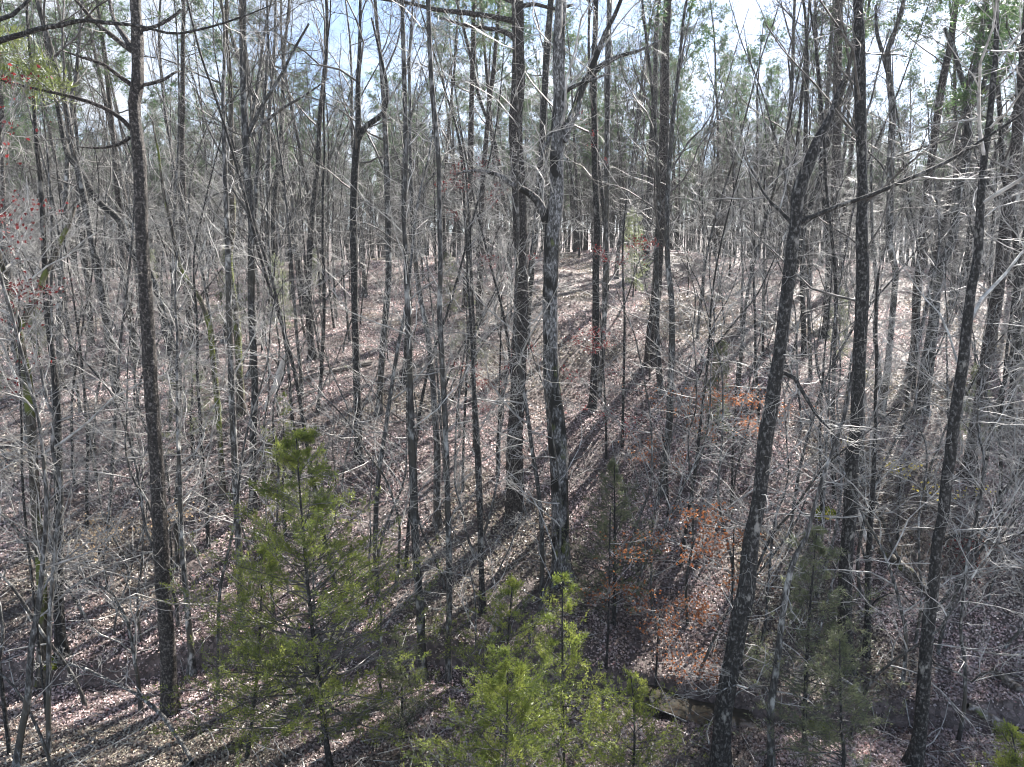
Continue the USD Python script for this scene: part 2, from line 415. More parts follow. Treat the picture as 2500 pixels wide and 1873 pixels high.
tint = tint * (0.45 + 1.1 * np.clip((drift - 0.2) / 0.6, 0, 1))[:, None]
moist = np.clip((fbm(C * [0.3, 0.3, 0], 3, 33) - 0.55) / 0.12, 0, 1)[:, None]
tint = tint * (1 - moist) + tint * [0.72, 0.78, 0.66] * moist
tag(put(None, "leaf_litter", [lv], "litter", tint=np.repeat(tint, 4, 0)), "dry pinkish brown fallen leaves covering the whole forest floor", "leaves", kind="stuff")
n = 2600
y = 7 + 34 * rng.random(n) ** 1.4
p0 = np.stack([(rng.random(n) * 2 - 1) * (0.78 * y + 1), y], 1)
p0 = np.column_stack([p0, ground(p0[:, 0], p0[:, 1]) + 0.03 + 0.05 * rng.random(n)])
a = rng.random(n) * 2 * np.pi
P, R = grow(rng, p0, np.stack([np.cos(a), np.sin(a), 0.05 * rng.normal(size=n) + 0.12 * np.sin(a)], 1), 0.3 + 1.3 * rng.random(n) ** 2, 0.006 + 0.012 * rng.random(n) ** 3, np.full(n, 0.004), 5, 0.16)
P[..., 2] = np.maximum(P[..., 2], ground(P[..., 0], P[..., 1]) + 0.02)
tag(put(None, "fallen_twigs", [tubes(P, R, 4)], "twig"), "pale broken twigs scattered over the leaf litter", "twigs", kind="stuff")

HEROES = []   # (pixel x, ground distance, phrase) of the trees that labels refer to


# ------------------------------------------------------------------ trees traced from the photograph
def traced(pts, y, curve=0.0):
    """Pixels (u, v, width) from foot to top -> points with radii at distance y, leaning away by curve per metre of height."""
    out = []
    z0 = None
    for (u, v, w) in pts:
        p = at(u, v, y)
        z0 = p[2] if z0 is None else z0
        if curve:
            p = at(u, v, y + curve * (p[2] - z0))
        out.append([*p, w / 2 / FPX * depth(p)])
    return out


def path_widths(pts):
    """Fills missing widths by interpolation."""
    w = [(i, p[2]) for i, p in enumerate(pts) if len(p) > 2]
    iw = np.interp(range(len(pts)), [a for a, _ in w], [b for _, b in w])
    return [(p[0], p[1], iw[i]) for i, p in enumerate(pts)]


CROWN = {
    "big": [(13, .42, 1, .95, (1.6, 3.6), 7, .20, .05, .2, 4), (6, .2, 1, .8, (.7, 1.5), 5, .26, .03, .2, 3), (5, .2, 1, .8, (.3, .75), 4, .3, .02, .2, 3), (3, .3, 1, .75, (.12, .35), 3, .3, 0, .2, 3)],
    "slim": [(15, .35, 1, .85, (.8, 2.0), 6, .22, .06, .2, 3), (5, .2, 1, .8, (.4, .9), 5, .28, .03, .2, 3), (5, .2, 1, .8, (.16, .45), 3, .3, .02, .2, 3)],
    "pine": [(30, .5, 1, 1.1, (1.0, 2.8), 7, .16, .05, .1, 4), (6, .35, 1, .7, (.4, 1.1), 5, .2, .06, .1, 3)],
    "bare": [(8, .2, 1, 1.2, (.3, 1.2), 5, .3, .0, .2, 3), (3, .3, 1, .9, (.15, .5), 4, .3, 0, .2, 3)],
}


def hero(name, cat, label, phrase, mat, pts, top=17.0, crown="big", base=None, sides=14, curve=0.0, limbs=(), seed=1, twig="dark_twig", plates=False, rough=0.12, dead=0, flare=0.5, upw=0.0, group=None):
    """A tree whose trunk follows the pixels pts (foot first). base: distance of the foot when it is hidden or outside the picture."""
    rng = np.random.default_rng(seed)
    pts = path_widths(pts)
    if base is None:
        foot = hit(pts[0][0], pts[0][1])
        y = foot[1]
    else:
        y = base
    tr = traced(pts, y, curve)
    gz = float(ground(tr[0][0], y))
    if base is not None or tr[0][2] > gz - 0.05:
        # carry the trunk down into the ground
        d = np.array(tr[0]) - np.array(tr[1])
        d = d[:3] / max(abs(d[2]), 1e-3)
        k = max(tr[0][2] - gz + 0.12, 0.05)
        tr.insert(0, [tr[0][0] + d[0] * k * 0.6, tr[0][1], tr[0][2] - k, tr[0][3] * 1.05])
    tr = np.array(tr)
    org = np.array([tr[0][0], tr[0][1], gz])
    if tr[-1][2] - gz < top:
        d = unit(tr[-1][:3] - tr[max(-4, -len(tr))][:3])
        d = unit(d + np.array([0, 0, 0.25]))
        rest = (top - (tr[-1][2] - gz)) / max(d[2], 0.5)
        g, gr = grow(rng, tr[-1:, :3], d[None], np.array([rest]), tr[-1:, 3], np.array([0.02]), 8, 0.05, 0.03)
        tr = np.vstack([tr, np.column_stack([g[0, 1:], gr[0, 1:]])])
    length = np.linalg.norm(np.diff(tr[:, :3], axis=0), axis=1).sum()
    tr = resample(tr, int(length / 0.14) + 4)
    P, R = tr[:, :3] - org, np.maximum(tr[:, 3], 0.008)
    t = thing(name, label, cat, org, group=group)
    put(t, "trunk", [trunk_mesh(P, R, sides, seed, rough, flare, plates)], mat)
    crown_parts = []
    for (lp, wig, spec) in limbs:
        q = np.array(traced(path_widths(lp), y, 0.0))
        q[:, 1] += np.linspace(0, 1, len(q)) ** 1.2 * wig
        q[:, :3] -= org
        q = resample(q, max(8, int(np.linalg.norm(np.diff(q[:, :3], axis=0), axis=1).sum() / 0.16)))
        put(t, "limb", [trunk_mesh(q[:, :3], np.maximum(q[:, 3], 0.006), 8, seed + 3, 0.14, 0.0)], mat)
        if spec:
            o, _ = branches(rng, q[None, :, :3], q[None, :, 3], spec, rmin=float(np.interp(y, [10, 25], [0.0026, 0.0042])))
            crown_parts += o
    if crown:
        o, lv = branches(rng, P[None], R[None], CROWN[crown], rmin=float(np.interp(y, [10, 25], [0.0024, 0.0042])))
        crown_parts += o
        if crown == "pine":
            tips = lv[-1][0][:, 2:].reshape(-1, 3)
            c = np.repeat(tips, 3, 0) + .11 * rng.normal(size=(len(tips) * 3, 3))
            d = np.repeat(unit(rng.normal(size=c.shape) + [0, 0, .5]), 9, 0)
            put(t, "foliage", [blades(rng, np.repeat(c, 9, 0), d, .15 + .12 * rng.random(len(d)), .024 + .012 * rng.random(len(d)), .6)], "needles")
    if dead:
        o, _ = branches(rng, P[None], R[None], [(dead, .1, .75, 1.35, (.3, 1.3), 5, .25, -.02, .3, 3), (4, .2, 1, .8, (.15, .5), 4, .3, 0, .2, 3)], rmin=float(np.interp(y, [10, 25], [0.0024, 0.0042])))
        crown_parts += o
    if crown_parts:
        put(t, "crown", crown_parts, twig)
    k = np.argmin(np.abs(P[:, 2] + org[2] - 9.0))
    HEROES.append((pixel(org)[0], org[0], org[1], phrase, pixel(P[k] + org)[0]))
    return t, P, R, org


def needles_at(t, rng, C, n, L, mat, spread=0.22):
    """Pine needle tufts round the points C."""
    C = np.asarray(C)
    c = np.repeat(C, n, 0) + spread * rng.normal(size=(len(C) * n, 3)) * [1, 1, .6]
    k = 9
    d = unit(rng.normal(size=(len(c), 3)) + [0, 0, .5])
    V = blades(rng, np.repeat(c, k, 0), np.repeat(d, k, 0), L * (0.7 + 0.6 * rng.random(len(c) * k)), 0.011 + 0.006 * rng.random(len(c) * k), 0.55)
    put(t, "foliage", [V], mat)


TW1 = [(7, .25, 1, .9, (.4, 1.2), 5, .25, .05, .2, 3), (5, .2, 1, .8, (.2, .6), 4, .3, .02, .2, 3), (3, .3, 1, .8, (.1, .3), 3, .3, 0, .2, 3)]
TW0 = [(3, .3, 1, .9, (.3, .8), 4, .25, .05, .2, 3)]

# left pine
pA, PA, RA, OA = hero("pine_tree", "tree", "tall straight pine at left with bare dead limbs and a sunlit flaky right edge", "the tall left pine", "pine_bark",
     [(415, 1740, 35), (409, 1581, 35), (398, 1426, 34), (388, 1233, 33), (380, 1103, 32), (369, 948, 31), (361, 794, 31), (349, 630, 30), (340, 386, 29), (328, 270, 28), (336, 193, 28), (334, 77, 26), (330, 0, 24)],
     top=15, crown=None, sides=22, seed=3, plates=True, rough=0.2, dead=16, limbs=[
     ([(325, 120, 14), (285, 70, 12), (258, 38, 10), (236, 0, 9), (215, -50, 6)], .6, TW0), ([(322, 125, 13), (285, 95, 11), (245, 60, 9), (226, 30, 8), (201, -5, 7)], -.5, TW0),
     ([(322, 208, 12), (293, 185, 10), (268, 165, 8), (232, 158, 6), (201, 148, 3)], -.6, TW0), ([(342, 208, 10), (362, 200, 9), (385, 185, 8), (405, 160, 5), (409, 153, 2)], .5, None),
     ([(340, 73, 12), (362, 62, 9), (385, 40, 8), (413, 2, 7)], .4, TW0), ([(322, 318, 10), (300, 290, 10), (270, 270, 9), (212, 251, 8), (130, 235, 6), (70, 222, 5), (35, 193, 3)], -.8, TW1),
     ([(318, 335, 9), (290, 358, 7), (255, 368, 5), (232, 370, 3)], -.4, TW0)])
rg = np.random.default_rng(31)
clump = [(15, 110), (30, 95), (40, 130), (20, 140), (60, 170), (85, 165), (100, 190), (75, 195), (110, 205), (50, 185), (95, 215), (10, 75), (5, 160), (120, 195)]
needles_at(pA, rg, [at(u, v, OA[1] - 0.8 + 0.5 * rg.normal()) - OA for u, v in clump], 16, 0.2, "bright_needles", 0.2)

# centre pine
hero("pine_tree", "tree", "tall straight dark pine beside the centre with ridged brown bark and long upper limbs", "the centre pine", "pine_bark",
     [(1256, 1262, 43), (1257, 1200, 41), (1256, 1083, 38), (1264, 968, 36), (1269, 813, 35), (1275, 736, 35), (1273, 659, 34), (1266, 463, 33), (1262, 386, 33), (1259, 309, 33), (1265, 193, 31), (1265, 116, 29), (1263, 0, 29)],
     top=20, crown=None, sides=20, seed=5, plates=True, rough=0.18, dead=10, limbs=[
     ([(1253, 52, 16), (1210, 45, 13), (1140, 38, 12), (1070, 34, 10), (1000, 22, 8), (900, 14, 5)], -.5, TW1), ([(1255, 92, 14), (1225, 72, 12), (1190, 62, 10), (1130, 48, 8), (1070, 26, 5)], .5, TW1),
     ([(1276, 15, 12), (1310, 8, 10), (1350, 14, 8), (1400, 0, 6)], .3, TW1), ([(1252, 5, 11), (1220, -15, 9), (1180, -60, 6)], .3, TW1)])
# pale flaky oak
hero("oak_tree", "tree", "tall pale grey oak in the centre with flaky bark, black mossy patches and forked limbs", "the pale flaky oak", "pale_bark",
     [(1371, 1405, 46), (1368, 1310, 43), (1366, 1200, 41), (1362, 1083, 43), (1354, 1006, 42), (1346, 929, 40), (1344, 852, 38), (1344, 774, 38), (1344, 700, 36), (1345, 637, 36), (1352, 541, 37), (1360, 463, 33), (1360, 386, 33), (1362, 309, 31), (1366, 232, 30), (1364, 154, 29), (1366, 77, 28), (1370, 0, 28)],
     top=19, sides=20, seed=8, rough=0.16, dead=8, twig="twig", limbs=[
     ([(1372, 345, 24), (1388, 305, 23), (1405, 270, 22), (1416, 232, 20), (1435, 182, 18), (1470, 150, 15), (1520, 120, 11), (1578, 100, 8), (1625, 72, 5)], .7, TW1),
     ([(1437, 180, 14), (1455, 140, 13), (1474, 90, 12), (1500, 40, 10), (1518, -10, 9)], -.3, TW1),
     ([(1377, 228, 10), (1405, 212, 9), (1437, 206, 7), (1480, 190, 5)], -.4, TW0),
     ([(1332, 540, 22), (1312, 492, 20), (1285, 470, 17), (1250, 455, 14), (1215, 432, 11), (1165, 425, 8), (1120, 435, 5)], -.6, TW1),
     ([(1345, 330, 10), (1330, 360, 9), (1318, 400, 6)], -.3, None)])
# leaning dark tree
hero("bare_tree", "tree", "dark tree leaning strongly right with a crooked elbow, foot at the bottom edge", "the leaning dark tree", "dark_bark",
     [(1760, 1880, 45), (1762, 1793, 42), (1777, 1677, 42), (1791, 1600, 42), (1804, 1523, 43), (1824, 1426, 42), (1835, 1310, 38), (1849, 1238, 35), (1860, 1161, 33), (1870, 1064, 34), (1884, 987, 33), (1895, 910, 32), (1907, 832, 31), (1916, 755, 29), (1926, 678, 29), (1934, 620, 29), (1938, 579, 27), (1944, 541, 26), (1947, 483, 29), (1971, 409, 29), (1994, 348, 23), (2029, 278, 14), (2044, 232, 10), (2060, 190, 5)],
     top=0, crown="bare", sides=18, seed=13, rough=0.16, dead=14, twig="twig", limbs=[
     ([(1952, 545, 15), (1985, 528, 12), (2036, 506, 11), (2113, 479, 10), (2191, 444, 9), (2268, 409, 8), (2345, 359, 6), (2422, 305, 5), (2500, 232, 4)], -.6, TW1),
     ([(1944, 560, 10), (1920, 520, 9), (1890, 480, 7), (1868, 420, 5), (1850, 360, 4)], .6, TW1),
     ([(1885, 905, 14), (1925, 915, 10), (1950, 960, 9), (1975, 1010, 7), (1990, 1030, 5)], -.5, TW1)])
# tall dark tree right
hero("bare_tree", "tree", "tall straight dark tree right of the leaning tree, rough bark over its whole height", "the tall dark right tree", "dark_bark",
     [(2068, 1640, 36), (2063, 1542, 34), (2063, 1465, 32), (2067, 1349, 31), (2075, 1258, 31), (2079, 1122, 29), (2090, 1045, 29), (2094, 968, 29), (2100, 832, 30), (2106, 716, 29), (2106, 620, 28), (2104, 579, 27), (2106, 483, 24), (2104, 386, 23), (2102, 309, 26), (2100, 154, 27), (2096, 58, 24), (2094, 0, 22)],
     top=17, sides=16, seed=17, dead=14, twig="dark_twig")
hero("pine_tree", "tree", "straight bluish grey pine near the right edge leaning to the right at its top", "the leaning right pine", "pine_bark",
     [(2224, 908, 20), (2232, 850, 19), (2240, 697, 19), (2250, 620, 20), (2255, 540, 19), (2272, 405, 18), (2283, 330, 17), (2299, 212, 17), (2322, 97, 15), (2334, 0, 15)], top=21, crown="pine", sides=12, seed=19, plates=True)
hero("bare_tree", "tree", "grey tree near the right edge whose top forks into several upright limbs", "the forked right tree", "grey_bark",
     [(2247, 1005, 31), (2258, 929, 30), (2270, 852, 28), (2280, 775, 24), (2287, 697, 21), (2303, 640, 20), (2326, 579, 19), (2337, 483, 18), (2360, 386, 18), (2364, 309, 17), (2364, 216, 17), (2385, 150, 14), (2400, 60, 12), (2410, 0, 11)], top=19, sides=12, seed=23, limbs=[
     ([(2362, 225, 14), (2345, 165, 12), (2340, 120, 10), (2320, 60, 8)], .3, TW1), ([(2366, 240, 15), (2400, 215, 13), (2428, 150, 12), (2450, 90, 11), (2475, 20, 9)], .5, TW1), ([(2400, 218, 11), (2440, 190, 9), (2470, 130, 8), (2500, 80, 7)], -.3, TW1)])
hero("bare_tree", "tree", "dark tree with pale spots at lower right, slightly curved, foot at the bottom edge", "the spotted dark right tree", "dark_bark",
     [(2229, 1870, 34), (2245, 1793, 31), (2254, 1697, 30), (2260, 1600, 29), (2268, 1523, 29), (2280, 1426, 26), (2287, 1330, 24), (2303, 1257, 25), (2310, 1180, 25), (2322, 1103, 25), (2330, 1026, 25), (2341, 948, 25), (2353, 871, 24), (2361, 794, 23), (2370, 717, 21), (2388, 618, 20), (2395, 483, 18), (2402, 400, 16), (2415, 300, 14), (2430, 150, 12), (2434, 0, 9)], top=15, sides=16, seed=29, dead=18, twig="twig", limbs=[
     ([(2262, 1592, 6), (2290, 1622, 5), (2318, 1625, 5), (2345, 1642, 5), (2370, 1605, 4), (2420, 1608, 4), (2490, 1590, 2)], -.6, TW1), ([(2290, 1330, 6), (2330, 1300, 5), (2380, 1310, 4), (2440, 1270, 3)], -.5, TW1)])
hero("pine_tree", "tree", "thick bluish pine at the right edge of the photo leaning outwards", "the right edge pine", "pine_bark",
     [(2358, 1165, 30), (2368, 1122, 28), (2380, 1045, 26), (2395, 968, 25), (2411, 852, 24), (2430, 755, 26), (2445, 637, 27), (2462, 500, 26), (2480, 386, 25), (2487, 280, 24), (2500, 150, 22), (2512, 0, 20)], top=20, crown="pine", sides=14, seed=37, plates=True)
hero("bare_tree", "tree", "slim tree with an S shaped upper trunk, right of the tall dark tree", "the S curved slim tree", "grey_bark",
     [(2152, 1014, 16), (2164, 929, 15), (2175, 813, 14), (2187, 678, 14), (2170, 580, 16), (2173, 502, 17), (2175, 386, 17), (2179, 270, 15), (2171, 193, 14), (2168, 127, 14), (2185, 77, 12), (2206, 0, 10)], top=17, crown="big", seed=41, sides=10, limbs=[([(2170, 190, 10), (2160, 130, 9), (2150, 60, 8), (2155, 0, 6)], .4, TW1)])
hero("bare_sapling", "sapling", "thin pale pole directly right of the tall dark tree", "the thin pale pole", "grey_bark",
     [(2152, 985, 12), (2146, 910, 12), (2137, 813, 11), (2141, 697, 10), (2133, 620, 9), (2128, 520, 7)], top=9, crown="slim", seed=43, sides=8, twig="twig")
hero("pine_tree", "tree", "straight bluish pine on the slope between the leaning tree and the tall dark tree", "the blue slope pine", "pine_bark",
     [(2050, 780, 20), (2040, 640, 20), (2036, 580, 21), (2042, 400, 21), (2044, 232, 20), (2046, 100, 18), (2048, 0, 17)], top=21, crown="pine", seed=47, sides=12, plates=True)
hero("bare_tree", "tree", "dark narrow trunk on the slope just right of the crooked elbow of the leaning tree", "the narrow slope tree", "dark_bark",
     [(1963, 872, 13), (1959, 660, 12), (1965, 450, 11), (1970, 200, 9)], top=15, crown="slim", seed=49, sides=10)
hero("pine_tree", "tree", "bluish grey pine with a straight bare trunk halfway upslope, right of the pale oak", "the bluish middle pine", "pine_bark",
     [(1587, 890, 25), (1588, 832, 24), (1601, 736, 23), (1609, 620, 22), (1615, 541, 23), (1620, 386, 25), (1622, 309, 24), (1625, 116, 20), (1630, 0, 18)], top=22, crown="pine", sides=14, seed=53, plates=True)
hero("bare_tree", "tree", "dark trunk on the upper slope left of the bluish middle pine", "the dark upper slope tree", "dark_bark",
     [(1574, 672, 24), (1582, 560, 17), (1588, 430, 16), (1598, 232, 14), (1602, 100, 12)], top=19, crown="big", seed=57, sides=10)
hero("bare_tree", "tree", "straight dark tree upslope right of the pale oak, a thinner twin touching its foot", "the twin footed tree", "dark_bark",
     [(1447, 1000, 20), (1450, 930, 19), (1455, 850, 18), (1455, 660, 17), (1458, 580, 16), (1452, 400, 15), (1451, 193, 14), (1455, 0, 12)], top=18, crown="big", seed=59, sides=12)
hero("bare_tree", "tree", "slightly leaning thinner twin close beside the straight dark slope tree", "the thinner twin", "grey_bark",
     [(1462, 967, 14), (1468, 900, 14), (1475, 780, 13), (1479, 640, 13), (1482, 400, 13), (1484, 174, 14), (1488, 0, 12)], top=18, crown="slim", seed=61, sides=10)
hero("bare_tree", "tree", "dark slender tree seen between the centre pine and the pale oak", "the slender oak side tree", "dark_bark",
     [(1290, 760, 15), (1300, 640, 15), (1312, 500, 15), (1323, 350, 16), (1335, 135, 17), (1345, 0, 14)], top=20, crown="big", seed=63, sides=10, base=27)
hero("bare_tree", "tree", "grey pole tree with white rimmed edge left of the centre pine, near the creek", "the white rimmed pole", "grey_bark",
     [(1032, 1654, 22), (1026, 1503, 21), (1021, 1426, 20), (1013, 1290, 19), (1010, 1200, 19), (1003, 1006, 17), (1000, 871, 14), (995, 774, 13), (991, 620, 12), (985, 520, 11), (990, 430, 11), (991, 309, 11), (987, 154, 10), (981, 0, 10)], top=15, crown="slim", sides=12, seed=67, twig="twig", dead=16)
hero("bare_tree", "tree", "pale grey pole tree second left of the centre pine with lichen spots", "the lichen spotted pole", "grey_bark",
     [(1094, 1660, 16), (1095, 1580, 15), (1097, 1426, 15), (1092, 1200, 14), (1088, 1045, 14), (1082, 929, 14), (1074, 774, 13), (1075, 620, 12), (1072, 425, 12), (1064, 309, 12), (1053, 193, 12), (1045, 0, 11)], top=15, crown="slim", sides=12, seed=71, twig="twig", dead=12)
hero("bare_tree", "tree", "short dark trunk just left of the foot of the centre pine", "the small trunk by the centre pine", "dark_bark",
     [(1178, 1492, 16), (1174, 1350, 15), (1171, 1220, 16), (1165, 1083, 15), (1161, 1006, 12), (1155, 900, 9), (1150, 780, 7)], top=9, crown="slim", sides=10, seed=73, twig="twig")
hero("bare_tree", "tree", "nearly black straight tree left of the poles, forked where it meets the sky", "the black forked tree", "dark_bark",
     [(877, 1120, 21), (875, 1083, 19), (871, 929, 18), (867, 774, 17), (864, 637, 18), (864, 463, 18), (868, 386, 18), (875, 310, 16), (874, 224, 12), (878, 120, 9), (880, 0, 7)], top=18, sides=12, seed=79, dead=6, limbs=[
     ([(872, 345, 16), (890, 312, 14), (921, 286, 13), (938, 265, 11), (943, 220, 9), (930, 150, 7), (915, 90, 6), (900, 30, 4)], .4, TW1)])
hero("bare_tree", "tree", "grey tree with lit edges standing right of the black forked tree on the slope", "the grey slope tree", "grey_bark",
     [(925, 1010, 17), (935, 850, 16), (949, 637, 16), (945, 425, 15), (941, 330, 13), (930, 150, 10)], top=17, crown="big", seed=83, sides=10)
hero("bare_tree", "tree", "tall grey tree right of the left pine with a long limb rising to the right", "the tall grey left tree", "grey_bark",
     [(618, 1240, 19), (618, 1045, 17), (622, 929, 16), (614, 774, 16), (614, 637, 17), (614, 541, 17), (602, 386, 17), (595, 193, 17), (593, 58, 14), (595, 0, 13)], top=17, crown="big", sides=12, seed=89, dead=10, limbs=[
     ([(612, 335, 9), (650, 300, 8), (700, 268, 7), (760, 238, 5), (815, 205, 3)], -.5, TW0), ([(606, 330, 10), (640, 250, 9), (672, 190, 8), (702, 120, 7), (740, 40, 5)], .5, TW1)])
hero("bare_tree", "tree", "pale lichen streaked grey pole standing behind the left part of the large cedar", "the grey pole behind the cedar", "grey_bark",
     [(589, 1520, 18), (587, 1426, 17), (579, 1257, 16), (568, 1006, 16), (560, 774, 14), (556, 620, 13), (550, 420, 11), (545, 250, 9), (548, 100, 7)], top=14, crown="slim", sides=12, seed=97, twig="twig", dead=10)
hero("bare_tree", "tree", "dark tree with a mossy foot on the left slope behind the grey poles", "the mossy footed tree", "mossy_bark",
     [(590, 1012, 22), (584, 900, 17), (580, 800, 16), (560, 640, 14), (568, 541, 14), (564, 386, 13), (562, 200, 11)], top=16, crown="big", sides=10, seed=101)
hero("bare_tree", "tree", "mossy forked tree at the left edge splitting into two dark limbs with red leaves", "the mossy left edge fork", "mossy_bark",
     [(106, 1652, 27), (104, 1580, 24), (102, 1426, 21), (95, 1330, 21), (85, 1200, 22), (77, 1045, 20), (66, 929, 22), (50, 852, 22), (39, 775, 20), (20, 720, 17), (6, 660, 15), (-10, 600, 13)], top=11, crown="big", sides=14, seed=103, twig="twig", dead=8, limbs=[
     ([(50, 800, 16), (66, 760, 15), (85, 715, 14), (97, 670, 13), (110, 637, 11), (128, 580, 10), (143, 541, 9), (150, 500, 6)], .4, TW1)])
hero("bare_tree", "tree", "dark straight trunk at lower left with a flared black foot beside the creek", "the black trunk at lower left", "dark_bark",
     [(153, 1603, 30), (150, 1581, 26), (143, 1465, 22), (141, 1349, 23), (143, 1252, 21), (143, 1161, 18), (139, 1006, 16), (133, 910, 15), (116, 774, 13), (108, 620, 12), (100, 450, 10)], top=13, crown="slim", sides=14, seed=107)
hero("bare_tree", "tree", "dark tree leaning far to the left behind the tall left pine", "the left leaning tree", "dark_bark",
     [(436, 958, 20), (429, 910, 18), (406, 813, 18), (386, 717, 17), (340, 640, 18), (321, 610, 18), (293, 541, 16), (232, 483, 15), (201, 425, 15), (162, 367, 13), (143, 270, 11), (120, 150, 9), (100, 30, 7)], top=14, crown="big", sides=12, seed=109)
hero("bare_tree", "tree", "slim tree with yellow green moss on its trunk left of the grey poles", "the yellow mossy tree", "mossy_bark",
     [(545, 1215, 15), (540, 1120, 14), (533, 1010, 13), (521, 890, 13), (514, 813, 12), (498, 755, 12), (480, 716, 11), (455, 680, 10), (436, 640, 9), (420, 560, 8)], top=10, crown="slim", sides=10, seed=113, twig="twig")
hero("bare_tree", "tree", "pale slender tree at the far lower left, bent at its foot at the bottom edge", "the pale bent tree", "grey_bark",
     [(40, 1876, 17), (50, 1800, 16), (66, 1716, 15), (77, 1580, 14), (97, 1465, 13), (108, 1330, 11), (113, 1272, 10), (112, 1180, 9), (100, 1060, 8)], top=8.5, crown="slim", sides=12, seed=127, twig="twig")
hero("bare_tree", "tree", "small dark trunk standing right behind the left pine, foot by the creek", "the small trunk behind the left pine", "grey_bark",
     [(469, 1644, 18), (467, 1600, 16), (456, 1465, 14), (444, 1330, 13), (440, 1233, 12), (436, 1100, 10)], top=9, crown="slim", sides=10, seed=131, twig="twig")
hero("bare_sapling", "sapling", "pale crooked understory tree among the grey cedars at lower right", "the pale crooked understory tree", "grey_bark",
     [(1882, 1870, 18), (1882, 1735, 17), (1897, 1619, 16), (1913, 1484, 15), (1932, 1387, 14), (1947, 1349, 12), (1970, 1310, 9)], top=6.5, crown="bare", sides=12, seed=137, twig="twig", dead=12, limbs=[
     ([(1882, 1705, 5), (1850, 1668, 5), (1830, 1672, 4), (1780, 1656, 4), (1740, 1672, 3), (1700, 1660, 3), (1655, 1650, 2)], -.4, TW1), ([(1882, 1835, 4), (1930, 1822, 4), (1965, 1826, 4), (2000, 1815, 3), (2050, 1820, 2)], -.3, TW1)])
hero("bare_tree", "tree", "thin dark trunk directly right of the tall dark tree near the mossy log", "the thin trunk by the mossy log", "dark_bark",
     [(2113, 1602, 17), (2117, 1542, 15), (2121, 1349, 14), (2128, 1240, 12), (2135, 1100, 9)], top=8, crown="slim", sides=10, seed=139, twig="twig", limbs=[
     ([(2118, 1500, 5), (2140, 1458, 4), (2170, 1442, 4), (2186, 1428, 4), (2200, 1455, 3), (2215, 1462, 3), (2237, 1505, 2)], -.5, TW1)])
hero("bare_sapling", "sapling", "white curved sapling arching over at lower left in front of the black trunk", "the white arching sapling", "grey_bark",
     [(345, 1740, 10), (340, 1690, 9), (324, 1580, 9), (312, 1520, 8), (293, 1484, 8), (270, 1445, 7), (230, 1428, 6), (193, 1418, 4)], top=0, crown="slim", sides=8, seed=149, twig="twig")
hero("bare_sapling", "sapling", "white S shaped sapling rising beside the black trunk at lower left", "the white S sapling", "grey_bark",
     [(120, 1560, 11), (135, 1330, 10), (147, 1176, 9), (128, 1100, 8), (129, 1045, 8), (135, 1020, 8), (116, 987, 7), (100, 900, 5)], top=6.5, crown="slim", sides=8, seed=151, twig="twig", base=11)
# a limb that reaches in from a tree just outside the frame
hero("bare_tree", "tree", "dark limb arching across the top left corner from a tree outside the frame", "the tree outside the left edge", "dark_bark",
     [(-420, 1700, 40), (-410, 1200, 36), (-400, 700, 32), (-380, 300, 28), (-370, 0, 22)], base=9.5, top=13, crown=None, sides=14, seed=157, limbs=[
     ([(-385, 300, 22), (-250, 180, 19), (-100, 130, 16), (0, 90, 14), (40, 75, 13), (80, 58, 12), (130, 47, 11), (175, 32, 10), (230, 36, 9), (300, 40, 8), (390, 58, 7), (463, 42, 6), (570, 4, 4), (640, -30, 2)], .5, TW1),
     ([(-380, 100, 16), (-200, 60, 13), (-40, 45, 11), (0, 30, 10), (22, 0, 8), (40, -30, 7)], .3, TW1)])

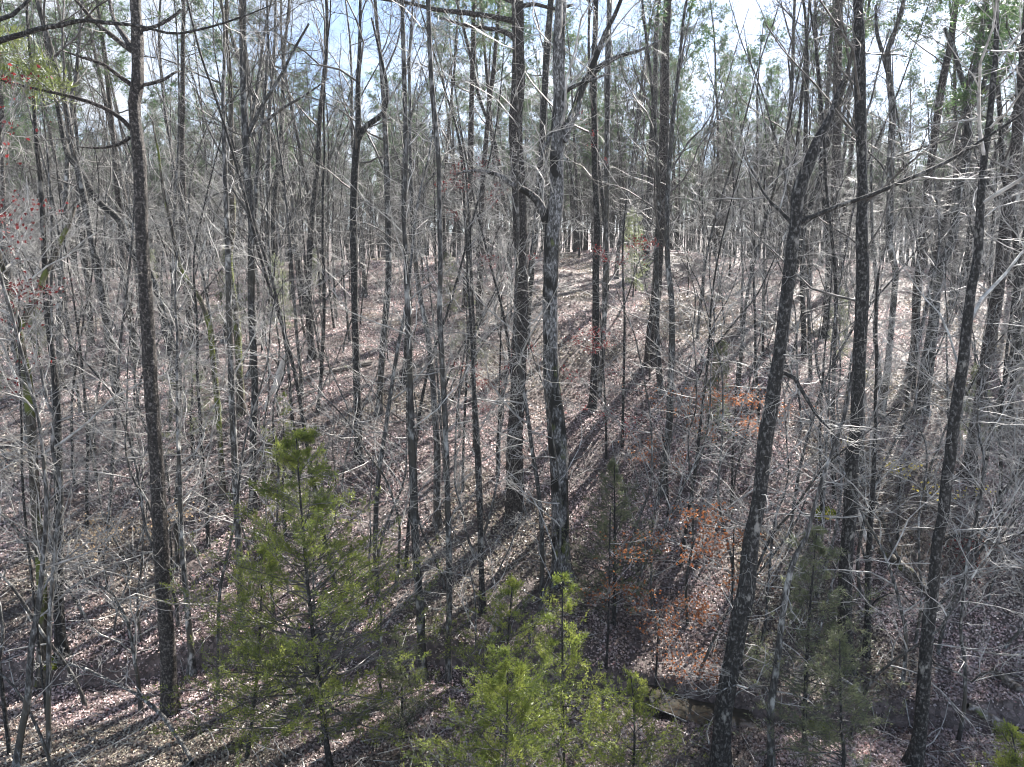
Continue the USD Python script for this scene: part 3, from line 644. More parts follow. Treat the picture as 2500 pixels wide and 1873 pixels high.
# ------------------------------------------------------------------ cedars
def cedar(label, mat, apex, foot, dist, width, nb, seed, stem_w=12, low=0.12, per=8, fan=5, skew=0.0):
    rng = np.random.default_rng(seed)
    f = at(foot[0], foot[1], dist)
    tp = at(apex[0], apex[1], dist + 0.1)
    gz = float(ground(f[0], dist))
    org = np.array([f[0], dist, gz])
    tr = resample([[0, 0, -0.1], *([[*(f - org)]] if f[2] > gz + 0.3 else []), list((np.array([0, 0, 0]) + tp - org) * 0.5 + rng.normal(size=3) * .05), list(tp - org)], 40)
    H = tr[-1, 2]
    R = np.linspace(stem_w / 2 / FPX * depth(org) * 1.2, 0.008, 40)
    t = thing("cedar_tree", label, "tree", org)
    put(t, "trunk", [trunk_mesh(tr, R, 10, seed, 0.1, 0.3)], "dark_bark")
    p, d, r, tt = spawn(rng, tr[None], R[None], int(nb * 1.15), low, 0.99, 1.15, 0.15)
    h = (tt - low) / (1 - low)
    prof = np.clip((1 - h) ** 0.8 * (0.7 + 0.3 * np.minimum(1, h / 0.2)), 0.06, 1) * 1.1
    thin = rng.random(len(p)) < np.where(h > 0.62, 0.55, 1.0)
    p, d, r, tt, h, prof = p[thin], d[thin], r[thin], tt[thin], h[thin], prof[thin]
    L = width * prof * (0.4 + 0.95 * rng.random(len(p)) ** 1.2)
    d[:, 2] = 0.12 + 0.42 * h + 0.14 * rng.normal(size=len(p))
    d[:, 0] += skew
    P, RR = grow(rng, p, d, L, np.minimum(r * 0.5, 0.006 + 0.008 * L), np.full(len(p), 0.003), 8, 0.12, 0.03)
    wood = [tubes(P, RR, 4)]
    p2, d2, r2, t2 = spawn(rng, P, RR, per, 0.38, 1.0, 0.8, 0.25, flat=0.6)
    L2 = (0.18 + 0.4 * rng.random(len(p2))) * (1.15 - 0.5 * t2) * np.repeat(np.clip(L / width + 0.2, .22, 1.1), per)
    d2[:, 2] += 0.25
    P2, R2 = grow(rng, p2, d2, L2, np.full(len(p2), 0.004), np.full(len(p2), 0.002), 5, 0.12, -0.02)
    wood.append(tubes(P2, R2, 3))
    put(t, "branches", wood, "dark_twig")
    pf, df, _, tf = spawn(rng, P2, R2, 6, 0.15, 1.0, 0.55, 0.25, flat=0.3)
    fan = int(fan * 1.25)
    pf, df = np.repeat(pf, fan, 0), np.repeat(df, fan, 0)
    sp = blades(rng, pf + 0.015 * rng.normal(size=pf.shape), df + [0, 0, .12], 0.035 + 0.055 * rng.random(len(pf)), 0.008 + 0.008 * rng.random(len(pf)), 0.5)
    put(t, "foliage", [sp], mat)
    HEROES.append((pixel(org)[0], org[0], org[1], None, 0))
    return t


cedar("large bushy green cedar left of centre, tallest evergreen in the foreground", "cedar", (722, 1050), (806, 1870), 10.6, 2.5, 175, 5, 13, per=10, skew=0.05)
cedar("yellow green young cedar at bottom centre with its tip below the pale oak", "yellow_cedar", (1373, 1400), (1375, 1860), 9.6, 1.15, 66, 7, 9, per=7)
cedar("thin dull green cedar left of the yellow green one, under the centre pine", "cedar", (1252, 1415), (1226, 1720), 11.2, 1.5, 80, 9, 10, per=6, fan=4)
cedar("wide low cedar cut by the bottom edge of the photo at centre", "cedar", (1240, 1600), (1230, 2050), 7.9, 1.45, 95, 12, 9, low=0.2, per=8)
cedar("grey green cedar at lower right behind the pale crooked understory tree", "grey_cedar", (1995, 1290), (1967, 1795), 11.0, 1.6, 80, 15, 10, per=7, fan=4)
cedar("dull grey green cedar low between the leaning tree and the spotted dark tree", "grey_cedar", (2050, 1560), (2060, 1860), 9.4, 1.1, 50, 18, 9, per=6, fan=4)
cedar("hazy grey green cedar just right of the foot of the pale oak", "grey_cedar", (1500, 1130), (1500, 1480), 14.6, 1.3, 85, 21, 9, per=7, fan=4)
cedar("small dark cedar behind the left side of the large cedar", "cedar", (640, 1330), (600, 1860), 10.9, 1.3, 60, 24, 9, per=7, fan=4)
cedar("low bright cedar bush at bottom right of centre beside the creek", "yellow_cedar", (1540, 1650), (1540, 1950), 8.9, 1.1, 55, 27, 7, per=6, fan=4, low=0.08)
cedar("small thin cedar sapling left of the white rimmed pole, low by the creek", "grey_cedar", (965, 1560), (975, 1800), 11.4, 0.6, 40, 30, 7, per=5, fan=4)
cedar("slim dark cedar on the slope above the tip of the large cedar", "cedar", (690, 960), (690, 1180), 17.5, 0.75, 45, 33, 7, per=6, fan=4)
cedar("faint yellowish cedar sapling on the upper slope left of the pale oak", "grey_cedar", (1150, 715), (1150, 860), 25.0, 0.8, 40, 36, 8, per=5, fan=4)
cedar("pale olive cedar bush on the left slope above the black trunk", "grey_cedar", (465, 860), (465, 1010), 20.0, 1.3, 50, 39, 8, per=6, fan=4)
cedar("grass green cedar tip in the bottom right corner of the photo", "yellow_cedar", (2470, 1790), (2480, 2100), 8.4, 0.6, 40, 42, 8, per=6, fan=4)

# ------------------------------------------------------------------ saplings that keep their autumn leaves
def leafy(label, mat, stem, clusters, base=None, seed=1, per=26, size=(.045, .075), rad=0.2, mat2=None, w=6):
    rng = np.random.default_rng(seed)
    foot = hit(*stem[0]) if base is None else None
    y = foot[1] if base is None else base
    pts = path_widths([(u, v, w * (1 - 0.6 * i / len(stem))) for i, (u, v) in enumerate(stem)])
    tr = np.array(traced(pts, y))
    org = np.array([tr[0][0], y, float(ground(tr[0][0], y))])
    if tr[0][2] > org[2] - 0.03:
        tr = np.vstack([[org[0], y, org[2] - 0.08, tr[0][3] * 1.1], tr])
    tr = resample(tr, 24)
    tr[:, :3] -= org
    t = thing("leafy_sapling", label, "sapling", org)
    put(t, "trunk", [trunk_mesh(tr[:, :3], np.maximum(tr[:, 3], .004), 7, seed, 0.08, 0.2)], "dark_bark")
    wood, C, S = [], [], []
    for (u, v) in clusters:
        c = at(u, v, y + 0.45 * rng.normal()) - org
        k = np.argmin(np.abs(tr[:, 2] - (c[2] - 0.35 * np.linalg.norm(c[:2] - tr[0, :2]))))
        a = tr[k, :3]
        m = (a + c) / 2 + rng.normal(size=3) * 0.08 + [0, 0, -0.06]
        q = resample([a, m, c], 8)
        wood.append(tubes(q[None], np.linspace(0.008, 0.003, 8)[None], 4))
        o, lv = branches(rng, q[None], np.linspace(.008, .003, 8)[None], [(6, .4, 1, .8, (.15, .45), 5, .22, .02, .4, 3), (3, .3, 1, .8, (.1, .2), 3, .25, 0, .3, 3)], rmin=.003)
        wood += o
        e = lv[0][0][:, 1:].reshape(-1, 3)
        per2 = int(per * 1.9)
        e = e[rng.integers(0, len(e), per2)] + 0.05 * rng.normal(size=(per2, 3))
        e[:, :] = np.where(rng.random((per2, 1)) < 0.35, c + 1.5 * rad * rng.normal(size=(per2, 3)) * [1, 1, .22], e)
        C.append(e)
    put(t, "branches", wood, "twig")
    C = np.concatenate(C)
    lv = leaf_quads(rng, C, size[0] + (size[1] - size[0]) * rng.random(len(C)), up=0.6)
    put(t, "leaves", [lv], mat)
    return t


leafy("orange leaved beech sapling just left of the leaning dark tree", "orange_leaves", [(1785, 1235), (1790, 1090), (1797, 948), (1802, 880)],
      [(1655, 1000), (1690, 965), (1680, 1010), (1745, 965), (1775, 970), (1800, 975), (1835, 965), (1860, 985), (1720, 1045), (1815, 1040), (1835, 1030), (1850, 1045), (1785, 940), (1940, 995), (1665, 955)], seed=201, per=44, size=(.045, .08), rad=.26)
leafy("low orange leaved spray beside the shadowed slope right of the pale oak", "orange_leaves", [(1630, 1260), (1628, 1160), (1618, 1060)],
      [(1565, 1115), (1590, 1118), (1600, 1085), (1585, 1075), (1660, 1120), (1670, 1115), (1608, 955), (1555, 1090)], seed=203, per=20)
leafy("thin sapling with red and orange leaves left of the leaning tree foot, dark stem", "orange_leaves", [(1480, 1632), (1486, 1500), (1488, 1380), (1490, 1240)],
      [(1485, 1430), (1530, 1440), (1510, 1350), (1580, 1345), (1600, 1330), (1470, 1450), (1560, 1440), (1530, 1320), (1610, 1310)], seed=207, per=22)
leafy("copper leaved sapling touching the lower stem of the leaning dark tree", "orange_leaves", [(1785, 1650), (1786, 1500), (1790, 1360), (1792, 1290)],
      [(1670, 1345), (1710, 1335), (1740, 1325), (1790, 1310), (1690, 1480), (1720, 1500), (1665, 1475), (1770, 1420), (1800, 1400), (1680, 1250), (1705, 1262), (1725, 1245), (1700, 1600), (1730, 1650)], seed=209, per=34, size=(.05, .085))
leafy("russet sapling with leaves low beside the creek, right of the yellow cedar", "orange_leaves", [(1600, 1690), (1604, 1600), (1612, 1480)],
      [(1590, 1515), (1620, 1530), (1640, 1525), (1610, 1560), (1650, 1500), (1660, 1640), (1640, 1600), (1560, 1480)], seed=211, per=22)
leafy("bare maple with scattered crimson leaves left of the pale oak at mid height", "red_leaves", [(1215, 1180), (1218, 1000), (1222, 850), (1225, 720)],
      [(1280, 860), (1300, 845), (1240, 895), (1172, 930), (1180, 945), (1150, 900), (1285, 880), (1225, 945), (1192, 995), (1120, 885), (1260, 870)], seed=213, per=24, rad=.14)
leafy("bare maple with scattered crimson leaves right of the pale oak at mid height", "red_leaves", [(1480, 1120), (1478, 1000), (1470, 850), (1465, 760)],
      [(1387, 825), (1440, 812), (1465, 810), (1478, 838), (1447, 848), (1500, 905), (1385, 908), (1410, 965), (1470, 1010), (1560, 1020), (1535, 1050)], seed=217, per=24, rad=.14)
leafy("tall thin maple with a few red leaves high up left of the centre pine", "red_leaves", [(1130, 1200), (1140, 900), (1150, 650), (1140, 450), (1120, 330)],
      [(1115, 415), (1083, 447), (1120, 455), (1215, 470), (1190, 395), (1110, 520), (1200, 630), (1190, 640), (1310, 630)], seed=219, per=20, rad=.11, w=7)
leafy("tall thin maple with a few red leaves high up right of the pale oak", "red_leaves", [(1520, 1050), (1525, 800), (1520, 620), (1530, 480)],
      [(1450, 605), (1455, 612), (1570, 585), (1590, 592), (1530, 600), (1420, 275), (1510, 640), (1600, 600)], seed=221, per=20, rad=.11, w=7, base=21)
leafy("red leaved maple branches reaching in at the upper left edge of the photo", "red_leaves", [(-40, 1300), (-30, 900), (-10, 600), (0, 300)],
      [(5, 270), (12, 300), (10, 330), (40, 185), (65, 185), (8, 170), (30, 495), (100, 500), (130, 515), (15, 520), (60, 490), (8, 570), (20, 575)], seed=223, per=7, rad=.15, w=9, base=11)
leafy("red leaf sprays hanging in the mossy fork at the left edge", "red_leaves", [(60, 1250), (52, 1000), (45, 760), (50, 690)],
      [(25, 700), (40, 730), (75, 705), (95, 715), (140, 702), (45, 695), (40, 790), (70, 880), (15, 925), (130, 705)], seed=227, per=9, rad=.12, base=11.2)
leafy("small tan leaved sapling in the sun at left, right of the black trunk", "tan_leaves", [(262, 1440), (255, 1380), (245, 1300)],
      [(225, 1310), (255, 1290), (230, 1340), (270, 1300), (205, 1330), (240, 1265)], seed=229, per=26, size=(.04, .07))
leafy("small tan leaved beech sprig against the lower trunk of the left pine", "tan_leaves", [(420, 1420), (418, 1330), (412, 1250)],
      [(430, 1250), (410, 1280), (425, 1240), (340, 1290), (355, 1275), (450, 1262)], seed=231, per=22)
leafy("spindly sapling with a few yellow leaves right of the tall dark tree", "yellow_leaves", [(2190, 1320), (2195, 1220), (2200, 1120)],
      [(2205, 1140), (2235, 1140), (2200, 1152), (2280, 1190), (2395, 1190), (2380, 1195), (2170, 1130)], seed=233, per=8, size=(.07, .11), rad=.12)
leafy("single sprig of yellow leaves at the trunk of the tall dark tree", "yellow_leaves", [(2060, 1240), (2064, 1150), (2066, 1080)],
      [(2066, 1065), (2070, 1085), (2130, 905), (1985, 1250), (2008, 1250)], seed=235, per=7, size=(.06, .1), rad=.1)
leafy("dull red brown shrub low on the slope at right behind the spotted dark tree", "red_leaves", [(2385, 1420), (2380, 1350), (2370, 1310)],
      [(2370, 1320), (2350, 1340), (2400, 1330), (2330, 1400), (2420, 1390), (2380, 1360)], seed=237, per=22, rad=.25)

# ------------------------------------------------------------------ logs, snags, rock
def log(name, label, cat, pix, mat, seed, lift=None, extra=0, y=None):
    """A fallen stem through pixels lying on the ground (or at the given distances)."""
    rng = np.random.default_rng(seed)
    q = []
    for i, (u, v, w) in enumerate(pix):
        p = hit(u, v) if y is None else at(u, v, y[i])
        r = w / 2 / FPX * depth(p)
        if y is None:
            p = p + [0, 0, r * 0.7 + (lift[i] if lift else 0)]
        q.append([*p, r])
    q = np.array(q)
    org = np.array([q[0, 0], q[0, 1], float(ground(q[0, 0], q[0, 1]))])
    q[:, :3] -= org
    q = resample(q, max(10, int(np.linalg.norm(np.diff(q[:, :3], axis=0), axis=1).sum() / 0.12)))
    t = thing(name, label, cat, org)
    V, F, N = trunk_mesh(q[:, :3], q[:, 3], 12, seed, 0.18, 0.0)
    ends = []
    for k in (0, len(q) - 1):
        c = q[k, :3]
        ring = V[k * 12:(k + 1) * 12]
        vv = np.vstack([[c], ring])
        ends.append((vv, np.array([[0, 1 + j, 1 + (j + 1) % 12] for j in range(12)]), np.tile(unit(q[k, :3] - q[abs(k - 1), :3]), (13, 1))))
    put(t, "stem", [(V, F, N)] + ends, mat)
    if extra:
        o, _ = branches(rng, q[None, :, :3], q[None, :, 3], [(extra, .3, 1, .9, (.3, 1.0), 5, .22, .04, .3, 4), (5, .2, 1, .8, (.15, .5), 4, .3, 0, .3, 3), (2, .3, 1, .8, (.1, .25), 3, .3, 0, .2, 3)], rmin=.004)
        put(t, "side_branches", o, "twig")
    return t


log("fallen_log", "long dark fallen log lying across the slope right of the large cedar tip", "log", [(690, 955, 10), (760, 925, 14), (850, 903, 14), (905, 888, 12)], "log_bark", 301)
log("leaning_snag", "bone white broken snag leaning right among the grey poles at left", "snag", [(648, 1000, 9), (660, 965, 11), (672, 945, 16), (682, 915, 18), (693, 880, 13), (699, 865, 6)], "white_wood", 303, y=[20.6, 20.4, 20.2, 20.0, 19.8, 19.7])
log("fallen_log", "mossy green ended fallen log beside the tall dark right tree", "log", [(2144, 1350, 15), (2175, 1368, 20), (2202, 1390, 22), (2235, 1420, 24), (2268, 1453, 22)], "mossy_bark", 305)
log("leaning_snag", "pale barkless broken stem leaning behind the tall dark right tree", "snag", [(2150, 1362, 8), (2130, 1340, 9), (2118, 1318, 10), (2108, 1296, 10), (2100, 1262, 9), (2090, 1230, 3)], "white_wood", 307, y=[16.9, 16.8, 16.7, 16.6, 16.5, 16.4])
log("fallen_log", "greyish rotten log at lower right near the bottom right corner", "log", [(2360, 1728, 16), (2400, 1752, 24), (2445, 1784, 28)], "log_bark", 309)
log("fallen_log", "short dark log lying above the rotten log at the right edge", "log", [(2425, 1645, 20), (2455, 1668, 22), (2488, 1692, 22)], "log_bark", 311)
log("fallen_branch", "long forked dead branch lying across the bottom left corner", "branch", [(470, 1873, 9), (430, 1820, 10), (405, 1800, 10), (365, 1778, 9), (328, 1762, 8), (260, 1738, 7), (193, 1712, 6), (120, 1695, 4), (77, 1693, 3)], "grey_bark", 313, lift=[.05, .2, .35, .5, .6, .7, .75, .7, .6], extra=9)
log("leaning_snag", "short black broken stem leaning right in the sunny litter at left", "snag", [(230, 1370, 7), (245, 1340, 8), (262, 1310, 8), (278, 1272, 6)], "dark_bark", 315, y=[16.5] * 4)
log("fallen_log", "thin dark log on the leaf litter left of the black forked tree, upper slope", "log", [(700, 1000, 6), (760, 960, 8), (820, 925, 8)], "log_bark", 317)
import trimesh
ico = trimesh.creation.icosphere(3)
for (u, v, r, lab) in ((2001, 1790, .3, "bright green moss mound beside the grey cedar at bottom right"), (2010, 1255, .3, "small mossy hump on the slope between the leaning tree and the tall dark tree"), (118, 1620, .22, "little moss cushion at the foot of the mossy left edge fork")):
    p = hit(u, v)
    V = np.array(ico.vertices)
    V = V * (1 + 0.5 * (fbm(V * 2.2 + u, 3, 4) - 0.5))[:, None] * [r, r * .8, r * .6]
    V += 0.02 * np.random.default_rng(int(u)).normal(size=V.shape)
    t = thing("mossy_rock", lab, "rock", p)
    put(t, "rock", [(V, np.array(ico.faces), None)], "moss")

# ------------------------------------------------------------------ tree kinds that are repeated
rng = np.random.default_rng(77)


def proto_parts(kind, seed, far=False):
    """Returns {part: (meshes, material)} of a tree at the origin."""
    r = np.random.default_rng(seed)
    out, fat = {}, 3.0 if far else 0.85
    if kind == "big":
        H = 17 + 2 * r.random()
        P, _ = grow(r, np.zeros((1, 3)), np.array([[0, 0, 1.0]]), np.array([H]), np.array([.16]), np.array([.02]), 16, .05, .05)
        tr = resample(np.column_stack([P[0], np.linspace(.13, .02, 16) ** 1.0]), 60)
        tr[0, 2] -= .3
        o, lv = branches(r, tr[None, :, :3], tr[None, :, 3], [(13, .36, 1, .7, (2.0, 4.6), 8, .17, .09, .1, 4), (6, .2, 1, .75, (.8, 1.9), 6, .24, .05, .1, 3), (4, .2, 1, .75, (.35, .9), 4, .28, .03, .1, 3), (3, .3, 1, .7, (.18, .45), 3, .3, 0, .1, 3)], rmin=.0035 * fat)
        d, _ = branches(r, tr[None, :, :3], tr[None, :, 3], [(7, .1, .4, 1.2, (.4, 1.6), 5, .25, .0, .2, 3), (4, .2, 1, .8, (.2, .7), 4, .3, 0, .2, 3)], rmin=.004 * fat)
        out["trunk"] = ([trunk_mesh(tr[:, :3], tr[:, 3], 9, seed, .12, .9)], "grey_bark" if seed % 2 else "dark_bark")
        out["crown"] = (o + d, "dark_twig")
    elif kind == "slim":
        H = 11 + 3 * r.random()
        P, _ = grow(r, np.zeros((1, 3)), np.array([[0.06 * r.normal(), 0, 1.0]]), np.array([H]), np.array([.16]), np.array([.02]), 16, .055, .04)
        tr = resample(np.column_stack([P[0], np.linspace(.055, .01, 16)]), 46)
        tr[0, 2] -= .3
        o, lv = branches(r, tr[None, :, :3], tr[None, :, 3], [(16, .25, 1, .85, (.8, 2.4), 7, .2, .07, .2, 3), (5, .2, 1, .8, (.4, 1.1), 5, .24, .03, .2, 3), (3, .2, 1, .8, (.15, .5), 3, .3, .02, .2, 3)], rmin=.0033 * fat)
        out["trunk"] = ([trunk_mesh(tr[:, :3], tr[:, 3], 7, seed, .08, .4)], "grey_bark" if seed % 3 else "dark_bark")
        out["crown"] = (o, "dark_twig" if far or seed % 2 else "twig")
    elif kind == "under":
        H = 5.5 + 2.5 * r.random()
        P, _ = grow(r, np.zeros((1, 3)), np.array([[0.2 * r.normal(), 0.1 * r.normal(), 1.0]]), np.array([H]), np.array([.16]), np.array([.02]), 12, .12, .05)
        tr = resample(np.column_stack([P[0], np.linspace(.035, .008, 12)]), 30)
        tr[0, 2] -= .25
        o, lv = branches(r, tr[None, :, :3], tr[None, :, 3], [(11, .2, 1, 1.1, (1.2, 3.2), 10, .17, .015, .3, 4), (6, .15, 1, .75, (.5, 1.3), 7, .2, .02, .5, 3), (3, .2, 1, .7, (.2, .6), 5, .24, .02, .4, 3)], rmin=.0042 * fat)
        out["trunk"] = ([trunk_mesh(tr[:, :3], tr[:, 3], 7, seed, .08, .4)], "grey_bark")
        out["crown"] = (o, "dark_twig" if far else "twig")
    elif kind == "pine":
        H = 19 + 3 * r.random()
        P, _ = grow(r, np.zeros((1, 3)), np.array([[0, 0, 1.0]]), np.array([H]), np.array([.16]), np.array([.02]), 14, .03, .03)
        tr = resample(np.column_stack([P[0], np.linspace(.145, .03, 14)]), 60)
        tr[0, 2] -= .3
        o, lv = branches(r, tr[None, :, :3], tr[None, :, 3], [(30, .5, 1, 1.1, (1.0, 2.9), 7, .16, .05, .1, 4), (6, .35, 1, .7, (.4, 1.1), 5, .2, .06, .1, 3)], rmin=.005)
        d, _ = branches(r, tr[None, :, :3], tr[None, :, 3], [(12, .2, .55, 1.3, (.4, 1.6), 5, .2, .0, .2, 3), (3, .2, 1, .8, (.2, .6), 4, .3, 0, .2, 3)], rmin=.007)
        out["trunk"] = ([trunk_mesh(tr[:, :3], tr[:, 3], 9, seed, .14, .45, True)], "pine_bark")
        out["crown"] = (o + d, "dark_twig")
        tips = lv[-1][0][:, 2:].reshape(-1, 3)
        tips = tips[r.random(len(tips)) < 0.8]
        c = np.repeat(tips, 3, 0) + .11 * r.normal(size=(len(tips) * 3, 3))
        kb = 12
        d = np.repeat(unit(r.normal(size=c.shape) + [0, 0, .5]), kb, 0)
        out["foliage"] = ([blades(r, np.repeat(c, kb, 0), d, .15 + .12 * r.random(len(d)), (.03 if far else .02) + .012 * r.random(len(d)), .6)], "needles")
    elif kind == "juniper":
        H = 3.5 + 1.5 * r.random()
        tr = np.column_stack([resample([[0, 0, -.2], [.05, 0, H / 2], [0, .05, H]], 24), np.linspace(.05, .01, 24)])
        p, d, rr, tt = spawn(r, tr[None, :, :3], tr[None, :, 3], 70, .1, .99, 1.2, .15)
        L = 1.1 * np.clip((1 - tt) ** .7, .1, 1) * (.4 + .8 * r.random(len(p)))
        d[:, 2] = .3 + .4 * tt
        P, RR = grow(r, p, d, L, .006 + .006 * L, np.full(len(p), .003), 6, .13, .03)
        p2, d2, _, _ = spawn(r, P, RR, 5, .25, 1, .7, .2, flat=.4)
        P2, R2 = grow(r, p2, d2, .15 + .3 * r.random(len(p2)), np.full(len(p2), .004), np.full(len(p2), .003), 4, .12, 0)
        pf, df, _, _ = spawn(r, P2, R2, 5, .1, 1, .5, .25)
        pf, df = np.repeat(pf, 4, 0), np.repeat(df, 4, 0)
        out["trunk"] = ([trunk_mesh(tr[:, :3], tr[:, 3], 7, seed, .1, .3)], "dark_bark")
        out["branches"] = ([tubes(P, RR, 3)], "dark_twig")
        out["foliage"] = ([blades(r, pf, df, .08 + .09 * r.random(len(pf)), .02 + .018 * r.random(len(pf)), .45)], "grey_cedar")
    return out


CACHE = {}


def repeat(kind, variant, name, label, cat, loc, rot, scale, group=None, far=False):
    key = (kind, variant, far)
    if key in CACHE:
        return copy(CACHE[key], name, label, cat, loc, rot, scale, group)
    t = thing(name, label, cat, loc, rot, scale, group)
    for part, (meshes, mat) in proto_parts(kind, 1000 + 17 * variant + {"big": 0, "slim": 101, "under": 211, "pine": 307, "juniper": 401}[kind] + 50 * far, far).items():
        put(t, part, meshes, mat)
    CACHE[key] = t
    return t


phrases = [h for h in HEROES if h[3]]
seen_labels = {}
MANY = {"big": ("tall bare trees standing on the slope", "bare_tree", "tree"), "slim": ("slim bare pole trees on the slope", "pole_tree", "tree"),
        "under": ("bare understory saplings with spreading pale twigs", "bare_sapling", "sapling"), "pine": ("pines standing on the upper slope", "pine_tree", "tree"), "juniper": ("small grey green junipers on the slope", "juniper_bush", "shrub")}
LOOK = {"big": "bare grey tree", "slim": "slim pole", "under": "twiggy sapling", "pine": "dark pine", "juniper": "grey green juniper"}
hero_xy = np.array([[h[1], h[2]] for h in HEROES])
taken = [tuple(q) for q in hero_xy]


def describe(kind, x, y, s, tilt):
    u = pixel((x, y, float(ground(x, y))))[0]
    near = min(phrases, key=lambda h: abs(h[0] - u) + 12 * abs(h[2] - y))
    side = "right" if u > near[0] else "left"
    gap = "just" if abs(u - near[0]) < 60 else "well"
    band = "by the creek" if y < 15 else "low on slope" if y < 20 else "halfway up" if y < 28 else "high on slope" if y < 38 else "on ridge"
    size = "short " if s < 0.85 else "tall " if s > 1.12 else ""
    rel = "in front of" if y < near[2] - 3 else "behind" if y > near[2] + 3 else ""
    where = f"{gap} {side} {'and ' + rel if rel else 'of'} {near[3]}" if rel else f"{gap} {side} of {near[3]}"
    return f"{size}{LOOK[kind]} {band}, {where}".replace(f"{side} and in front of", f"{side}, in front of").replace(f"{side} and behind", f"{side}, behind")


def scatter(kind, count, y0, y1, gap, variants, smin, smax, seed, xmax=0.74, power=1.0):
    r = np.random.default_rng(seed)
    made, tries = [], 0
    while len(made) < count and tries < count * 60:
        tries += 1
        y = y0 + (y1 - y0) * r.random() ** power
        x = (r.random() * 2 - 1) * (xmax * y + 1.0)
        if min((abs(x - a) ** 2 + (y - b) ** 2) for a, b in taken) < gap ** 2:
            continue
        if abs(y - CREEK(x)) < 0.7:
            continue
        u = pixel((x, y, float(ground(x, y))))[0]
        if 17 < y < 44 and (1290 < u < 1720 or 2120 < u < 2330 or 880 < u < 1060) and r.random() < 0.72:
            continue
        taken.append((x, y))
        made.append((x, y, float(ground(x, y)), r.random() * 360, smin + (smax - smin) * r.random(), 2.2 * r.normal(), 2.2 * r.normal(), r.integers(variants)))
    return made


todo = []
for kind, args in (("big", (38, 17, 47, 1.5, 4, .75, 1.2, 1)), ("pine", (24, 27, 50, 1.6, 3, .8, 1.1, 2)), ("slim", (125, 15, 47, .8, 5, .7, 1.25, 3)), ("under", (205, 12.5, 44, .7, 6, .6, 1.2, 4, .74, 1.25)), ("juniper", (14, 18, 40, 1.2, 2, .5, 1.0, 5))):
    todo += [(kind, m) for m in scatter(*((kind,) + args))]
texts = [describe(k, m[0], m[1], m[4], m[5]) for k, m in todo]
count = {}
for s in texts:
    count[s] = count.get(s, 0) + 1
for (kind, (x, y, z, rz, s, ax, ay, v)), lab in zip(todo, texts):
    group, name, cat = MANY[kind]
    repeat(kind, int(v), name, lab, cat, (x, y, z), (ax, ay, rz), (s, s, s), group)

NEAR = [(-9.3, 10.8, 1.0, "twiggy white sapling spreading at the lower left edge, by the pale bent tree"), (-8.4, 12.6, 1.1, "wide twiggy sapling between the pale bent tree and the tall left pine"),
        (-7.6, 10.4, .75, "short twiggy sapling at lower left beneath the arching white sapling"), (-5.4, 14.8, 1.0, "twiggy sapling between the tall left pine and the large cedar"),
        (-10.6, 14.9, 1.15, "tall twiggy sapling behind the mossy left edge fork"), (-2.8, 15.6, 1.1, "pale twiggy sapling behind the tip of the large cedar"),
        (-.9, 16.8, 1.15, "tall twiggy sapling filling the gap left of the centre pine"), (2.9, 15.5, 1.05, "twiggy sapling between the pale flaky oak and the orange leaves"),
        (6.2, 11.6, .85, "twiggy white sapling below the mossy log at lower right"), (7.9, 11.2, 1.0, "spreading twiggy sapling at the lower right edge of the photo"),
        (8.9, 13.5, 1.1, "wide twiggy sapling near the right edge, behind the spotted dark tree"), (4.7, 13.2, 1.1, "twiggy sapling between the leaning dark tree and the tall dark right tree")]
for i, (x, y, s_, lab) in enumerate(NEAR):
    repeat("under", i % 6, "bare_sapling", lab, "sapling", (x, y, float(ground(x, y))), (0, 0, 77 * i), (s_, s_, s_), "near saplings with spreading pale twigs")

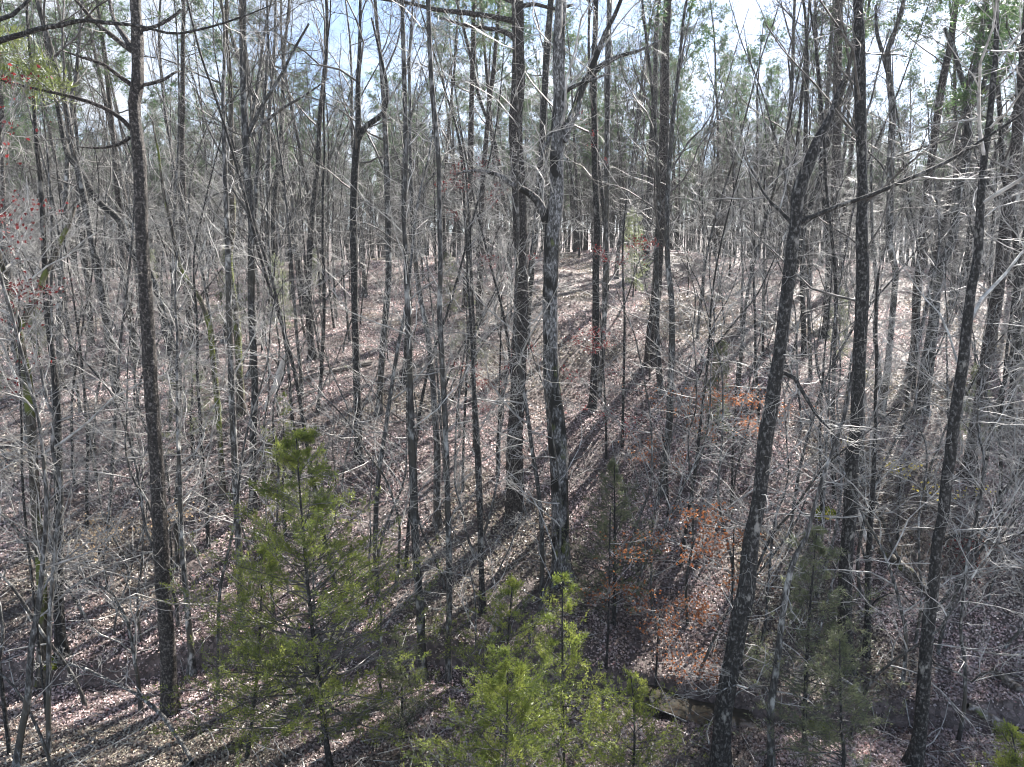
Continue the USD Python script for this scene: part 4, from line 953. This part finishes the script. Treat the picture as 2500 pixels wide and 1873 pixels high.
# ------------------------------------------------------------------ the far wood beyond the ridge
far = []
for kind, args in (("big", (170, 54, 125, 1.7, 3, .55, .95, 12)), ("pine", (175, 50, 120, 1.7, 3, .6, 1.05, 13)), ("slim", (190, 49, 95, 1.1, 3, .7, 1.1, 14)), ("under", (150, 41, 70, .8, 3, .8, 1.5, 15))):
    far += [(kind, m) for m in scatter(*((kind,) + args))]
FARLAB = {"big": ("bare grey tree", "bare trees beyond the ridge"), "pine": ("dark green pine", "pines beyond the ridge"),
          "slim": ("slim bare pole", "slim poles beyond the ridge"), "under": ("twiggy sapling", "saplings beyond the ridge")}
for kind, (x, y, z, rz, s, ax, ay, v) in far:
    _, name, cat = MANY[kind]
    u = pixel((x, y, z))[0]
    near = min(phrases, key=lambda h: abs(h[4] - u))
    lab = f"{FARLAB[kind][0]} beyond the ridge, {'far' if y > 80 else 'near'}, {'right' if u > near[4] else 'left'} of {near[3]}"
    repeat(kind, int(v), name, lab, cat, (x, y, z), (ax, ay, rz), (s, s, s), f"{FARLAB[kind][1]} {'right' if u > near[4] else 'left'} of {near[3]}", far=True)

# the wood behind that, which nobody could count
r = np.random.default_rng(99)
pi = UsdGeom.PointInstancer.Define(stage, "/World/distant_wood")
tag(pi.GetPrim(), "hazy mass of bare trees and pines far behind the ridge", "wood", kind="stuff")
pos, idx, qs, sc = [], [], [], []
protos = []
for k, (kind, v) in enumerate((("big", 7), ("slim", 8), ("pine", 0), ("under", 7))):
    x = UsdGeom.Xform.Define(stage, f"/World/distant_wood/{['bare_tree', 'pole_tree', 'pine_tree', 'bare_sapling'][k]}")
    for part, (meshes, mat) in proto_parts(kind, 3000 + v, True).items():
        put(x.GetPrim(), part, meshes, mat)
    protos.append(x.GetPath())
n = 1700
y = 60 + 200 * r.random(n) ** 1.15
x = (r.random(n) * 2 - 1) * (.78 * y + 4)
z = ground(x, y) - .15
idx = r.choice(4, n, p=[.3, .16, .34, .2])
pi.CreatePrototypesRel().SetTargets(protos)
pi.CreateProtoIndicesAttr(Vt.IntArray.FromNumpy(idx.astype(np.int32)))
pi.CreatePositionsAttr(Vt.Vec3fArray.FromNumpy(np.column_stack([x, y, z]).astype(np.float32)))
a = r.random(n) * np.pi
pi.CreateOrientationsAttr(Vt.QuathArray([Gf.Quath(float(np.cos(t)), 0, 0, float(np.sin(t))) for t in a]))
k = np.where(idx == 3, 1.6, 1.0) * (.55 + .3 * r.random(n))
pi.CreateScalesAttr(Vt.Vec3fArray.FromNumpy(np.repeat(k[:, None], 3, 1).astype(np.float32)))

# ------------------------------------------------------------------ thin air over the whole place
M["haze"] = usdkit.material(stage, "/World/Looks/haze", {"v": ("principled_volume", {"color": (.86, .9, .96), "density": 0.00022, "anisotropy": 0.3})}, volume="v.volume")
hb = trimesh.creation.box([7000, 5000, 108])
hb.apply_translation([0, 1500, 36])
tag(put(None, "haze", [(np.array(hb.vertices), np.array(hb.faces), None)], "haze"), "thin pale air between the trees and over the ridge", "haze", kind="stuff")
